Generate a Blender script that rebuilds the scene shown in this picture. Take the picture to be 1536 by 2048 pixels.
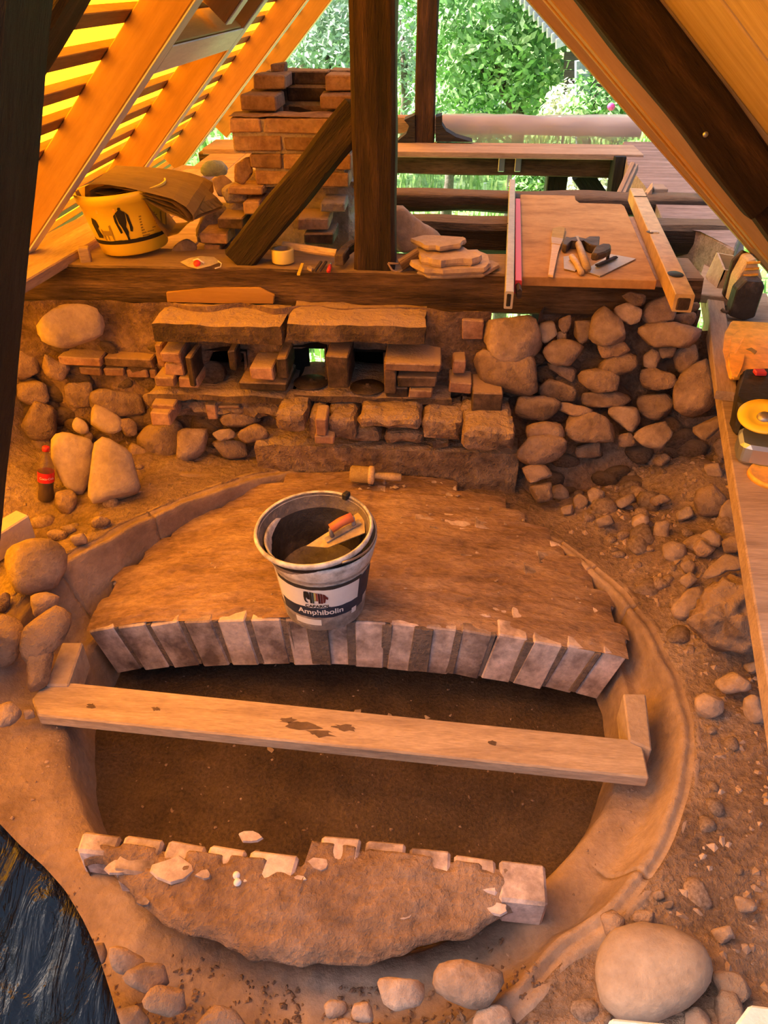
import bpy, bmesh, math, random
from mathutils import Vector as V, Matrix, noise
random.seed(7)
for o in list(bpy.data.objects):
    bpy.data.objects.remove(o)
SC = bpy.context.scene
COL = SC.collection
R = math.radians

# ---------------------------------------------------------------- camera
CAM = V((0, 0, 1.53))
FPX, PITCH, YAW = 1500.0, R(35.5), R(4.2)
FW = V((-math.sin(YAW) * math.cos(PITCH), math.cos(YAW) * math.cos(PITCH), -math.sin(PITCH)))
RT = V((math.cos(YAW), math.sin(YAW), 0))
UP = RT.cross(FW)
cd = bpy.data.cameras.new('camera')
cam = bpy.data.objects.new('camera', cd)
COL.objects.link(cam)
cam.location = CAM
cam.rotation_euler = (math.pi / 2 - PITCH, 0, YAW)
cd.sensor_fit = 'AUTO'
cd.sensor_width = 36
cd.lens = FPX / 2048 * 36
cd.clip_start = .02
SC.camera = cam

# ---------------------------------------------------------------- sky, sun, exposure
w = bpy.data.worlds.new('sky')
SC.world = w
w.use_nodes = True
nt = w.node_tree
sky = nt.nodes.new('ShaderNodeTexSky')
sky.sky_type = 'NISHITA'
sky.sun_disc = False
sky.sun_elevation = R(50)
sky.sun_rotation = R(278)
sky.air_density = 1.0
sky.dust_density = 7.0
bg = nt.nodes['Background']
bg.inputs['Strength'].default_value = 0.33
nt.links.new(sky.outputs[0], bg.inputs[0])

sd = bpy.data.lights.new('sun', 'SUN')
sd.energy = 17.0
sd.angle = R(1)
sd.color = (1, .95, .88)
so = bpy.data.objects.new('sun', sd)
COL.objects.link(so)
so.rotation_euler = V((.70, -.10, -.70)).to_track_quat('-Z', 'Y').to_euler()
SC.view_settings.view_transform = 'Standard'
SC.view_settings.look = 'None'
SC.view_settings.exposure = 0.30
SC.view_settings.gamma = 1.0
SC.view_settings.use_curve_mapping = False
SC.cycles.use_denoising = True
SC.cycles.max_bounces = 8
SC.cycles.transparent_max_bounces = 12

# ---------------------------------------------------------------- helpers
def ray(px, py):
    return FW + RT * ((px - 768) / FPX) - UP * ((py - 1024) / FPX)
def at(px, py, x=None, y=None, z=None, d=None):
    r = ray(px, py)
    if y is not None: k = (y - CAM.y) / r.y
    elif z is not None: k = (z - CAM.z) / r.z
    elif x is not None: k = (x - CAM.x) / r.x
    else: k = d
    return CAM + r * k

def lin(c):
    return tuple((v / 12.92 if v <= .04045 else ((v + .055) / 1.055) ** 2.4) for v in c)

MATS = {}
def mat(name, cols, scale=4, stretch=(1, 1, 1), rough=.85, bump=.3, bscale=30, metal=0, rand=.25, detail=9,
        spec=.3, trans=0, fine=.25, pos=(.3, .5, .7), bdist=.02, lit_top=None, dlo=.45, dhi=.9):
    """noise-mixed colour (cols: linear rgb list), fine grain, bump, per-object brightness variation"""
    m = bpy.data.materials.new(name); m.use_nodes = True
    t = m.node_tree; N = t.nodes; L = t.links
    bs = N['Principled BSDF']
    bs.inputs['Roughness'].default_value = rough
    bs.inputs['Metallic'].default_value = metal
    bs.inputs['Specular IOR Level'].default_value = spec
    tc = N.new('ShaderNodeTexCoord'); mp = N.new('ShaderNodeMapping')
    mp.inputs['Scale'].default_value = stretch
    L.new(tc.outputs['Object'], mp.inputs[0])
    oi = N.new('ShaderNodeObjectInfo')
    va = N.new('ShaderNodeVectorMath'); va.operation = 'MULTIPLY_ADD'
    L.new(oi.outputs['Random'], va.inputs[0]); va.inputs[1].default_value = (7, 13, 5)
    L.new(mp.outputs[0], va.inputs[2])
    n1 = N.new('ShaderNodeTexNoise'); n1.inputs['Scale'].default_value = scale; n1.inputs['Detail'].default_value = detail
    n1.inputs['Roughness'].default_value = .62
    L.new(va.outputs[0], n1.inputs['Vector'])
    rp = N.new('ShaderNodeValToRGB')
    while len(rp.color_ramp.elements) > 1: rp.color_ramp.elements.remove(rp.color_ramp.elements[0])
    e0 = rp.color_ramp.elements[0]
    n = len(cols)
    for i, c in enumerate(cols):
        p = pos[0] + (pos[-1] - pos[0]) * (i / max(1, n - 1))
        e = e0 if i == 0 else rp.color_ramp.elements.new(p)
        e.position = p; e.color = (*c, 1)
    L.new(n1.outputs[0], rp.inputs[0])
    n2 = N.new('ShaderNodeTexNoise'); n2.inputs['Scale'].default_value = bscale; n2.inputs['Detail'].default_value = 5
    n2.inputs['Roughness'].default_value = .65
    L.new(va.outputs[0], n2.inputs['Vector'])
    mr = N.new('ShaderNodeMapRange'); mr.inputs['From Min'].default_value = .3; mr.inputs['From Max'].default_value = .7
    mr.inputs['To Min'].default_value = 1 - fine; mr.inputs['To Max'].default_value = 1 + fine
    L.new(n2.outputs[0], mr.inputs[0])
    mo = N.new('ShaderNodeMapRange'); mo.inputs['To Min'].default_value = 1 - rand; mo.inputs['To Max'].default_value = 1 + rand
    L.new(oi.outputs['Random'], mo.inputs[0])
    mm = N.new('ShaderNodeMath'); mm.operation = 'MULTIPLY'
    L.new(mr.outputs[0], mm.inputs[0]); L.new(mo.outputs[0], mm.inputs[1])
    vs = N.new('ShaderNodeVectorMath'); vs.operation = 'SCALE'
    L.new(rp.outputs[0], vs.inputs[0]); L.new(mm.outputs[0], vs.inputs['Scale'])
    colout = vs.outputs[0]
    if lit_top:   # lighter tone of lit tops, put into the colour of upward faces
        ge = N.new('ShaderNodeNewGeometry'); sx_ = N.new('ShaderNodeSeparateXYZ'); L.new(ge.outputs['Normal'], sx_.inputs[0])
        dm = N.new('ShaderNodeMath'); dm.operation = 'MULTIPLY_ADD'; dm.inputs[1].default_value = .7
        L.new(n2.outputs[0], dm.inputs[0]); L.new(sx_.outputs[2], dm.inputs[2])
        dr = N.new('ShaderNodeMapRange'); dr.inputs['From Min'].default_value = dlo + .35; dr.inputs['From Max'].default_value = dhi + .35
        L.new(dm.outputs[0], dr.inputs[0])
        dx = N.new('ShaderNodeMix'); dx.data_type = 'RGBA'; L.new(dr.outputs[0], dx.inputs['Factor'])
        L.new(colout, dx.inputs['A']); dx.inputs['B'].default_value = (*lit_top, 1)
        colout = dx.outputs['Result']
    L.new(colout, bs.inputs['Base Color'])
    if bump:
        ad = N.new('ShaderNodeMath'); ad.operation = 'MULTIPLY_ADD'; ad.inputs[1].default_value = 1.5
        L.new(n1.outputs[0], ad.inputs[0]); L.new(n2.outputs[0], ad.inputs[2])
        bp = N.new('ShaderNodeBump'); bp.inputs['Strength'].default_value = bump; bp.inputs['Distance'].default_value = bdist
        L.new(ad.outputs[0], bp.inputs['Height']); L.new(bp.outputs[0], bs.inputs['Normal'])
    if trans:
        bs.inputs['Transmission Weight'].default_value = trans
    MATS[name] = m
    return m

def plain(name, c, rough=.5, metal=0, spec=.4):
    m = bpy.data.materials.new(name); m.use_nodes = True
    b = m.node_tree.nodes['Principled BSDF']
    b.inputs['Base Color'].default_value = (*c, 1); b.inputs['Roughness'].default_value = rough
    b.inputs['Metallic'].default_value = metal; b.inputs['Specular IOR Level'].default_value = spec
    MATS[name] = m
    return m

M = {}
def layer_soot(m, axis=2, lo=0, hi=1, col=(.02, .015, .012), coord='Generated'):
    """soot baked onto one end of the piece (real stain)"""
    t = m.node_tree; N = t.nodes; L = t.links; bs = N['Principled BSDF']
    src = bs.inputs['Base Color'].links[0].from_socket
    tc = N.new('ShaderNodeTexCoord'); sp = N.new('ShaderNodeSeparateXYZ'); L.new(tc.outputs[coord], sp.inputs[0])
    nz = N.new('ShaderNodeTexNoise'); nz.inputs['Scale'].default_value = 5; nz.inputs['Detail'].default_value = 5
    L.new(tc.outputs['Object'], nz.inputs['Vector'])
    ma = N.new('ShaderNodeMath'); ma.operation = 'MULTIPLY_ADD'; ma.inputs[1].default_value = .8
    L.new(nz.outputs[0], ma.inputs[0]); L.new(sp.outputs[axis], ma.inputs[2])
    mr = N.new('ShaderNodeMapRange'); mr.inputs['From Min'].default_value = lo + .4; mr.inputs['From Max'].default_value = hi + .4
    L.new(ma.outputs[0], mr.inputs[0])
    mx = N.new('ShaderNodeMix'); mx.data_type = 'RGBA'
    L.new(mr.outputs[0], mx.inputs['Factor']); L.new(src, mx.inputs['B']); mx.inputs['A'].default_value = (*col, 1)
    L.new(mx.outputs['Result'], bs.inputs['Base Color'])
    return m

M['earth'] = mat('earth', [(.13, .08, .055), (.28, .18, .125), (.42, .29, .21)], scale=3.5, bump=1, bscale=55, fine=.35, bdist=.02, rand=0)
M['wallearth'] = mat('wall_earth', [(.085, .05, .034), (.22, .13, .087), (.38, .24, .165)], scale=5, bump=1, bscale=50, fine=.35, bdist=.02, rand=0)
M['clay'] = mat('clay', [(.17, .105, .075), (.33, .22, .155), (.45, .315, .235)], scale=3, bump=.5, bscale=45, fine=.15, bdist=.012, rand=0)
M['vaultclay'] = mat('vault_clay', [(.17, .095, .058), (.32, .19, .118), (.46, .30, .195)], scale=5, stretch=(1, 2.2, 1), bump=.7, bscale=40, fine=.22, bdist=.012, rand=0)
M['slabclay'] = mat('slab_clay', [(.14, .08, .052), (.25, .152, .10), (.36, .235, .165)], scale=5, bump=.9, bscale=40, fine=.22, bdist=.014, rand=0)
M['sand'] = mat('dark_sand', [(.075, .045, .028), (.12, .075, .045), (.16, .10, .062)], scale=6, bump=1, bscale=110, fine=.4, bdist=.01, rand=0)
M['pinkbrick'] = mat('pale_brick', [(.17, .115, .10), (.40, .295, .26), (.66, .51, .46)], scale=7, bump=.5, bscale=60, fine=.2, rand=.16, pos=(.36, .5, .58), bdist=.006)
M['mortar'] = mat('grey_mortar', [(.15, .105, .085), (.24, .175, .145)], scale=9, bump=.6, bscale=70, rand=0)
M['brick'] = mat('old_brick', [(.18, .085, .055), (.31, .165, .108), (.43, .265, .18)], lit_top=(.42, .28, .19), dlo=.5, scale=9, bump=.7, bscale=60, rand=.3, bdist=.008)
M['chimbrick'] = mat('chimney_brick', [(.22, .11, .065), (.36, .2, .12), (.45, .29, .18)], scale=9, bump=.7, bscale=60, rand=.35, bdist=.008)
M['sootbrick'] = mat('sooty_brick', [(.022, .014, .011), (.07, .042, .028), (.20, .115, .075)], lit_top=(.36, .23, .15), scale=9, bump=.7, bscale=60, rand=.4, bdist=.008)
M['black'] = mat('soot', [(.012, .009, .008), (.03, .022, .018)], scale=8, bump=.4, rand=0)
M['stone'] = mat('field_stone', [(.16, .10, .07), (.32, .212, .155), (.46, .325, .245)], scale=5, bump=.55, bscale=40, fine=.16, rand=.22, bdist=.012)
M['wallstone'] = mat('wall_stone', [(.12, .073, .052), (.25, .155, .108), (.37, .24, .17)], lit_top=(.36, .235, .16), dlo=.3, dhi=1.0, scale=6, bump=.9, bscale=34, fine=.25, rand=.28, bdist=.016)
M['palestone'] = mat('pale_stone', [(.29, .195, .145), (.42, .30, .225), (.53, .395, .30)], scale=5, bump=.4, bscale=50, fine=.14, rand=.12, bdist=.01)
M['sandstone'] = mat('sandstone', [(.14, .082, .055), (.26, .16, .105), (.37, .245, .165)], lit_top=(.40, .27, .185), dlo=.4, dhi=1.0, scale=7, bump=1, bscale=28, fine=.3, rand=.1, bdist=.02)
M['lintel'] = mat('sooty_sandstone', [(.03, .018, .012), (.10, .06, .038), (.24, .145, .09)], lit_top=(.42, .28, .19), scale=6, bump=1, bscale=28, fine=.3, rand=.1, bdist=.02)
M['oldwood'] = mat('old_dark_wood', [(.012, .006, .003), (.032, .016, .009), (.075, .038, .020)], lit_top=(.20, .115, .06), dlo=.6, dhi=1.1, scale=3, stretch=(1, 9, 9), bump=.8, bscale=18, fine=.35, rand=.2, bdist=.012, rough=.7)
M['sillwood'] = mat('weathered_beam_wood', [(.035, .018, .010), (.10, .055, .030), (.21, .12, .068)], lit_top=(.36, .235, .15), dlo=.55, dhi=1.0, scale=2.4, stretch=(1, 9, 9), bump=.9, bscale=16, fine=.4, rand=.15, bdist=.014)
M['blackwood'] = mat('black_tarred_wood', [(.003, .0033, .004), (.007, .0075, .009), (.016, .016, .018)], scale=3, stretch=(1, 6, 6), bump=.5, bscale=14, fine=.3, rand=.1, rough=.65, spec=.4)
M['spruce'] = mat('new_spruce', [(.33, .165, .036), (.40, .205, .052), (.46, .25, .075)], scale=2, stretch=(1, 10, 10), bump=.12, bscale=20, fine=.06, rand=.08, rough=.6, bdist=.004)
M['daylit_strip'] = mat('daylit_grey_wood', [(.60, .56, .56), (.70, .66, .66)], scale=3, stretch=(1, 8, 8), bump=.15, bscale=20, fine=.08, rand=.05, bdist=.004)  # grey of daylight put into the colour of the added underside strips
M['batten'] = mat('batten_wood', [(.26, .13, .05), (.36, .20, .085)], scale=3, stretch=(1, 8, 8), bump=.2, bscale=20, fine=.15, rand=.2, bdist=.004)
M['plank'] = mat('dusty_plank', [(.26, .17, .12), (.37, .25, .175), (.45, .315, .225)], scale=3, stretch=(1, 8, 8), bump=.35, bscale=22, fine=.2, rand=.12, bdist=.006)
M['board'] = mat('roof_board_wood', [(.36, .255, .15), (.44, .325, .20), (.50, .38, .25)], scale=1.2, stretch=(1, 14, 14), bump=.15, bscale=14, fine=.12, rand=.06, bdist=.004)
M['plywood'] = mat('stained_plywood', [(.28, .135, .05), (.42, .225, .088), (.48, .28, .12)], scale=7, stretch=(1, 2, 1), bump=.1, bscale=40, fine=.12, rand=0, bdist=.003)
M['purple'] = mat('weathered_plate_wood', [(.16, .10, .085), (.27, .18, .155), (.36, .25, .22)], scale=3, stretch=(1, 8, 8), bump=.6, bscale=18, fine=.3, rand=.1, bdist=.01)
M['alu'] = mat('dusty_aluminium', [(.42, .33, .24), (.55, .45, .34)], scale=5, bump=.1, bscale=40, rough=.45, metal=.35, rand=0, fine=.1)
M['metal'] = plain('worn_steel', (.35, .30, .26), .4, .8)
M['darkmetal'] = mat('rusty_metal', [(.05, .03, .02), (.12, .08, .055)], scale=12, bump=.4, rough=.6, metal=.4)
M['galv'] = plain('galvanised_steel', (.45, .5, .55), .35, .9)
M['red'] = plain('red_level_paint', (.55, .045, .05), .4)
M['white'] = mat('white_block', [(.72, .70, .72), (.80, .78, .80)], scale=9, bump=.2, bscale=70, fine=.06, rand=.03)
M['creamblock'] = mat('cream_block', [(.50, .40, .36), (.58, .48, .43)], scale=9, bump=.2, bscale=70, fine=.06, rand=.03)
M['brush'] = mat('brush_bristle', [(.42, .27, .10), (.55, .38, .16)], scale=6, stretch=(1, 14, 14), bump=.6, bscale=30, fine=.3)
M['handle'] = mat('handle_wood', [(.48, .31, .16), (.58, .40, .23)], scale=4, stretch=(1, 6, 6), bump=.1, rough=.5)
M['yellow'] = plain('yellow_plastic', (.78, .52, .03), .4)
M['orangep'] = mat('orange_plastic', [(.80, .36, .04), (.85, .45, .07)], scale=4, bump=.1, rand=0, rough=.45)
M['print'] = plain('black_print', (.012, .010, .009), .5)
M['brownprint'] = plain('faint_brown_print', (.30, .19, .03), .6)
M['tarpfold'] = mat('folded_tarp', [(.36, .24, .10), (.46, .31, .14)], scale=4, stretch=(1, 5, 1), bump=.3, bscale=30, fine=.12, rand=0)
M['blackplastic'] = mat('black_plastic', [(.003, .004, .006), (.006, .008, .010)], scale=6, bump=.15, bscale=20, rough=.16, spec=.45, rand=0)
M['bucketblack'] = mat('dirty_black_rubber', [(.018, .015, .014), (.035, .028, .026), (.12, .09, .08)], scale=6, bump=.3, bscale=40, rough=.5, rand=0, pos=(.4, .55, .75))
M['bucketinside'] = mat('mortar_coated_rubber', [(.09, .07, .06), (.18, .14, .12), (.33, .26, .22)], scale=6, bump=.4, bscale=40, rough=.7, rand=0)
M['bucketwhite'] = mat('dirty_white_plastic', [(.17, .13, .115), (.55, .5, .47), (.66, .62, .60)], scale=10, bump=.2, bscale=40, rough=.5, rand=0, pos=(.34, .46, .6))
M['bucketgrey'] = mat('smeared_grey_plastic', [(.11, .095, .09), (.25, .21, .195), (.5, .43, .40)], scale=13, bump=.3, bscale=40, rough=.6, rand=0)
M['label'] = mat('white_label', [(.72, .68, .68), (.78, .75, .75)], scale=6, bump=0, rand=0, fine=.04, rough=.5)
M['navy'] = mat('navy_label', [(.018, .022, .04), (.04, .05, .085)], scale=9, bump=0, rand=0, rough=.5)
M['dark_label'] = plain('dark_band', (.035, .033, .035), .5)
M['cap'] = plain('red_cap', (.62, .03, .03), .35)
M['redlabel'] = plain('red_label', (.70, .02, .025), .35)
M['cola'] = plain('cola', (.012, .005, .004), .12, spec=.6)
M['concrete'] = M['stone']

ROOTM = {}
def link(name, me, m=None, parent=None, mw=None, smooth=False):
    o = bpy.data.objects.new(name, me)
    COL.objects.link(o)
    if m is not None and len(me.materials) == 0:
        me.materials.append(m)
    if smooth and me.polygons:
        me.polygons.foreach_set('use_smooth', [True] * len(me.polygons))
    mw = mw if mw is not None else Matrix.Identity(4)
    ROOTM[o] = mw.copy()
    if parent is not None:
        o.parent = parent
        o.matrix_parent_inverse = ROOTM[parent].inverted()
    o.matrix_basis = mw
    return o

def tomesh(name, bm):
    bmesh.ops.recalc_face_normals(bm, faces=bm.faces)
    me = bpy.data.meshes.new(name); bm.to_mesh(me); bm.free()
    return me

def bmobj(name, bm, m, parent=None, mw=None, smooth=False):
    return link(name, tomesh(name, bm), m, parent, mw, smooth)

def tag(o, label=None, cat=None, group=None, kind=None):
    if label: o['label'] = label
    if cat: o['category'] = cat
    if group: o['group'] = group
    if kind: o['kind'] = kind
    return o

def root(name, loc, label=None, cat=None, group=None, kind=None):
    o = bpy.data.objects.new(name, None)
    COL.objects.link(o); o.location = loc; o.empty_display_size = .05
    ROOTM[o] = Matrix.Translation(V(loc))
    return tag(o, label, cat, group, kind)

def nz(p, s, seed=0):
    return noise.noise(V((p[0] * s + seed * 3.7, p[1] * s - seed * 1.3, p[2] * s + seed * 2.1)))

# timber: rounded-edge beam along local X; size w (local Y) x h (local Z)
def timber(name, p0, p1, w, h, m, parent=None, side=None, seg=1, wob=0.0, bev=.006, seed=0, taper=1.0, roundness=0):
    p0, p1 = V(p0), V(p1)
    ax = (p1 - p0); L = ax.length; ax.normalize()
    side = V(side) if side is not None else (V((0, 0, 1)).cross(ax) if abs(ax.z) < .95 else V((0, 1, 0)))
    sy = (side - ax * side.dot(ax)).normalized()
    sz = ax.cross(sy)
    mw = Matrix(((ax.x, sy.x, sz.x, p0.x), (ax.y, sy.y, sz.y, p0.y), (ax.z, sy.z, sz.z, p0.z), (0, 0, 0, 1)))
    bm = bmesh.new()
    b = bev
    if roundness:
        prof = []
        for k in range(14):
            a = 2 * math.pi * k / 14
            c, s = math.cos(a), math.sin(a)
            e = roundness
            prof.append((math.copysign(abs(c) ** e, c) * .5, math.copysign(abs(s) ** e, s) * .5))
        prof = [(x * w, z * h) for x, z in prof]
    else:
        prof = [(w/2-b, -h/2), (w/2, -h/2+b), (w/2, h/2-b), (w/2-b, h/2), (-w/2+b, h/2), (-w/2, h/2-b), (-w/2, -h/2+b), (-w/2+b, -h/2)]
        if wob:   # extra points on the long sides
            prof = [(w/2-b, -h/2), (w/2, -h/2+b), (w/2, 0), (w/2, h/2-b), (w/2-b, h/2), (0, h/2), (-w/2+b, h/2), (-w/2, h/2-b), (-w/2, 0), (-w/2, -h/2+b), (-w/2+b, -h/2), (0, -h/2)]
    rings = []
    for i in range(seg + 1):
        t = i / seg; k = 1 + (taper - 1) * t
        rg = []
        for (y, z) in prof:
            y2, z2 = y * k, z * k
            x = t * L
            if wob:
                q = (x, y2 * 3, z2 * 3)
                y2 += wob * nz(q, 4, seed) + wob * .7 * nz((x, 0, 0), 2, seed + 5)
                z2 += wob * nz(q, 4, seed + 9) + wob * .7 * nz((x, 0, 0), 2, seed + 8)
                if i in (0, seg): x += wob * .8 * nz((y * 9, z * 9, i), 3, seed)
            rg.append(bm.verts.new((x, y2, z2)))
        rings.append(rg)
    n = len(prof)
    for a, c in zip(rings, rings[1:]):
        for j in range(n):
            bm.faces.new((a[j], a[(j + 1) % n], c[(j + 1) % n], c[j]))
    bm.faces.new(rings[0][::-1]); bm.faces.new(rings[-1])
    return bmobj(name, bm, m, parent, mw, smooth=bool(roundness))

def box(name, c, s, m, parent=None, rz=0, bev=.003, jit=0, seed=0, rot=None):
    """bevelled box, centre c, size s"""
    bm = bmesh.new()
    bmesh.ops.create_cube(bm, size=1)
    rnd = random.Random(seed)
    for v in bm.verts:
        v.co = V((v.co.x * s[0], v.co.y * s[1], v.co.z * s[2]))
        if jit: v.co += V((rnd.uniform(-jit, jit), rnd.uniform(-jit, jit), rnd.uniform(-jit, jit)))
    if bev: bmesh.ops.bevel(bm, geom=bm.edges[:], offset=bev, segments=1, affect='EDGES')
    mw = Matrix.Translation(V(c)) @ (rot if rot is not None else Matrix.Rotation(rz, 4, 'Z'))
    return bmobj(name, bm, m, parent, mw)

def roughbox(name, x0, x1, y0, y1, z0, z1, m, parent=None, amp=.008, res=.03, seed=0, fr=14):
    """box with worn, noisy surfaces"""
    bm = bmesh.new()
    bmesh.ops.create_cube(bm, size=1)
    sx, sy, sz = x1 - x0, y1 - y0, z1 - z0
    c = V(((x0 + x1) / 2, (y0 + y1) / 2, (z0 + z1) / 2))
    for v in bm.verts: v.co = V((v.co.x * sx, v.co.y * sy, v.co.z * sz))
    for ax, s in ((0, sx), (1, sy), (2, sz)):
        n = min(40, max(1, int(s / res)))
        if n > 1:
            es = [e for e in bm.edges if abs((e.verts[0].co - e.verts[1].co)[ax]) > .99 * s and sum(abs((e.verts[0].co - e.verts[1].co)[k]) > 1e-5 for k in range(3)) == 1]
            bmesh.ops.subdivide_edges(bm, edges=es, cuts=n - 1, use_grid_fill=True)
    for v in bm.verts:
        q = v.co + c
        f = 1.0
        e = sum(abs(abs(v.co[k]) - (sx, sy, sz)[k] / 2) < 1e-5 for k in range(3))
        d = V((nz(q, fr, seed), nz(q, fr, seed + 3), nz(q, fr, seed + 6))) * amp
        if e >= 2:   # knock the edges back
            for k in range(3):
                if abs(abs(v.co[k]) - (sx, sy, sz)[k] / 2) < 1e-5:
                    v.co[k] -= math.copysign(amp * (.5 + .6 * abs(nz(q, fr * 1.7, seed + 11))), v.co[k])
        v.co += d
    return bmobj(name, bm, m, parent, Matrix.Translation(c))

def brickpx(x0, y0, x1, y1, Y, dep, m, parent, name='brick', jit=.003, bev=.004):
    """a brick whose front face spans the given pixels on the plane y = Y"""
    a, b = at(x0, y0, y=Y), at(x1, y1, y=Y)
    cx, cz = (a.x + b.x) / 2, (a.z + b.z) / 2
    return box(name, (cx, Y + dep / 2, cz), (abs(b.x - a.x), dep, abs(a.z - b.z)), m, parent, jit=jit, bev=bev, seed=int(x0 * 7 + y0), rz=random.uniform(-.03, .03))

# boulder whose outline seen from the path is the given polygon; real thickness along the view
def stone(name, poly, m, parent=None, thick=.8, e=.75, amp=.07, fr=3.0, smooth=True, nphi=24, nlam=10, cut=9, grow=1.05, label=None, cat=None, group=None, **pl):
    cx = sum(p[0] for p in poly) / len(poly); cy = sum(p[1] for p in poly) / len(poly)
    c = at(cx, cy, **pl)
    n = (c - CAM).normalized()
    a = (RT - n * RT.dot(n)).normalized(); b = n.cross(a) * -1
    if b.z < 0: b = -b
    dep = (c - CAM).dot(FW)
    P2 = []
    for (x, y) in poly:
        r = ray(x, y); q = CAM + r * ((c - CAM).dot(n) / r.dot(n)) - c
        P2.append((q.dot(a), q.dot(b)))
    def rad(phi):
        dx, dy = math.cos(phi), math.sin(phi)
        best = 0
        for i in range(len(P2)):
            x1, y1 = P2[i]; x2, y2 = P2[(i + 1) % len(P2)]
            ex, ey = x2 - x1, y2 - y1
            den = dx * ey - dy * ex
            if abs(den) < 1e-12: continue
            t = (x1 * ey - y1 * ex) / den; u = (x1 * dy - y1 * dx) / den
            if t > 0 and -1e-6 <= u <= 1 + 1e-6: best = max(best, t)
        return best
    rs = [rad(2 * math.pi * k / nphi) for k in range(nphi)]
    rs = [(rs[k - 1] * .12 + rs[k] * .76 + rs[(k + 1) % nphi] * .12) * grow for k in range(nphi)]
    mean = sum(rs) / nphi
    D = mean * thick
    bm = bmesh.new()
    rings = []
    for i in range(1, nlam):
        lam = -math.pi / 2 + math.pi * i / nlam
        cl, sl = math.cos(lam) ** e, math.copysign(abs(math.sin(lam)) ** e, math.sin(lam))
        rg = []
        for k in range(nphi):
            ph = 2 * math.pi * k / nphi
            p = a * (rs[k] * cl * math.cos(ph)) + b * (rs[k] * cl * math.sin(ph)) + n * (D * sl)
            q = p / max(mean, 1e-4)
            d = amp * mean * (nz(q, fr * .5, cx * .13) + .5 * nz(q, fr * 1.3, cy * .17))
            p = p + p.normalized() * d * (1.0 if abs(sl) > .2 else .4)
            rg.append(bm.verts.new(p))
        rings.append(rg)
    f = bm.verts.new(n * -D); k2 = bm.verts.new(n * D)
    for A, B in zip(rings, rings[1:]):
        for k in range(nphi):
            bm.faces.new((A[k], A[(k + 1) % nphi], B[(k + 1) % nphi], B[k]))
    for k in range(nphi):
        bm.faces.new((f, rings[0][(k + 1) % nphi], rings[0][k]))
        bm.faces.new((k2, rings[-1][k], rings[-1][(k + 1) % nphi]))
    if cut:   # break the surface into worn facets
        rq_ = random.Random(int(cx * 13 + cy * 7))
        for _ in range(cut):
            dq = V((rq_.gauss(0, 1), rq_.gauss(0, 1), rq_.gauss(0, 1))).normalized()
            dq = (dq - n * dq.dot(n) * .0).normalized()
            sup = max(v.co.dot(dq) for v in bm.verts)
            lim = sup * rq_.uniform(.72, .93)
            for v in bm.verts:
                over = v.co.dot(dq) - lim
                if over > 0: v.co -= dq * over * .88
    o = bmobj(name, bm, m, parent, Matrix.Translation(c), smooth)
    if label: tag(o, label, cat or 'stone', group)
    return o

def prism(name, pts, ext, m, parent=None, bev=0, smooth=False):
    """polygon of world points extruded by vector ext"""
    c = sum((V(p) for p in pts), V()) / len(pts)
    bm = bmesh.new()
    A = [bm.verts.new(V(p) - c) for p in pts]
    B = [bm.verts.new(V(p) - c + V(ext)) for p in pts]
    n = len(pts)
    bm.faces.new(A); bm.faces.new(B[::-1])
    for i in range(n): bm.faces.new((A[i], A[(i + 1) % n], B[(i + 1) % n], B[i]))
    if bev: bmesh.ops.bevel(bm, geom=bm.edges[:], offset=bev, segments=1, affect='EDGES')
    return bmobj(name, bm, m, parent, Matrix.Translation(c), smooth)

def lathe(name, prof, m, parent=None, mw=None, n=40, smooth=True, a0=0, a1=2 * math.pi, sx=1, sy=1):
    bm = bmesh.new()
    full = abs(a1 - a0 - 2 * math.pi) < 1e-6
    cnt = n if full else n + 1
    rings = []
    for (r, z) in prof:
        if r < 1e-6:
            rings.append([bm.verts.new((0, 0, z))] * cnt)
        else:
            rings.append([bm.verts.new((r * sx * math.cos(a0 + (a1 - a0) * k / n), r * sy * math.sin(a0 + (a1 - a0) * k / n), z)) for k in range(cnt)])
    for A, B in zip(rings, rings[1:]):
        for k in range(n):
            j = (k + 1) % cnt
            vs = []
            for v in (A[k], A[j], B[j], B[k]):
                if v not in vs: vs.append(v)
            if len(vs) > 2: bm.faces.new(vs)
    return bmobj(name, bm, m, parent, mw, smooth)

def tube(name, pts, r, m, parent=None, n=8, r1=None):
    pts = [V(p) for p in pts]; c = pts[0].copy(); r1 = r if r1 is None else r1
    bm = bmesh.new(); rings = []
    for i, p in enumerate(pts):
        d = (pts[min(i + 1, len(pts) - 1)] - pts[max(i - 1, 0)]).normalized()
        u = d.cross(V((0, 0, 1)) if abs(d.z) < .9 else V((1, 0, 0))).normalized(); v = d.cross(u)
        rr = r + (r1 - r) * i / (len(pts) - 1)
        rings.append([bm.verts.new(p - c + (u * math.cos(2 * math.pi * k / n) + v * math.sin(2 * math.pi * k / n)) * rr) for k in range(n)])
    for A, B in zip(rings, rings[1:]):
        for k in range(n): bm.faces.new((A[k], A[(k + 1) % n], B[(k + 1) % n], B[k]))
    bm.faces.new(rings[0][::-1]); bm.faces.new(rings[-1])
    return bmobj(name, bm, m, parent, Matrix.Translation(c), True)

def smoothstep(a, b, x):
    t = min(1, max(0, (x - a) / (b - a))); return t * t * (3 - 2 * t)

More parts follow.
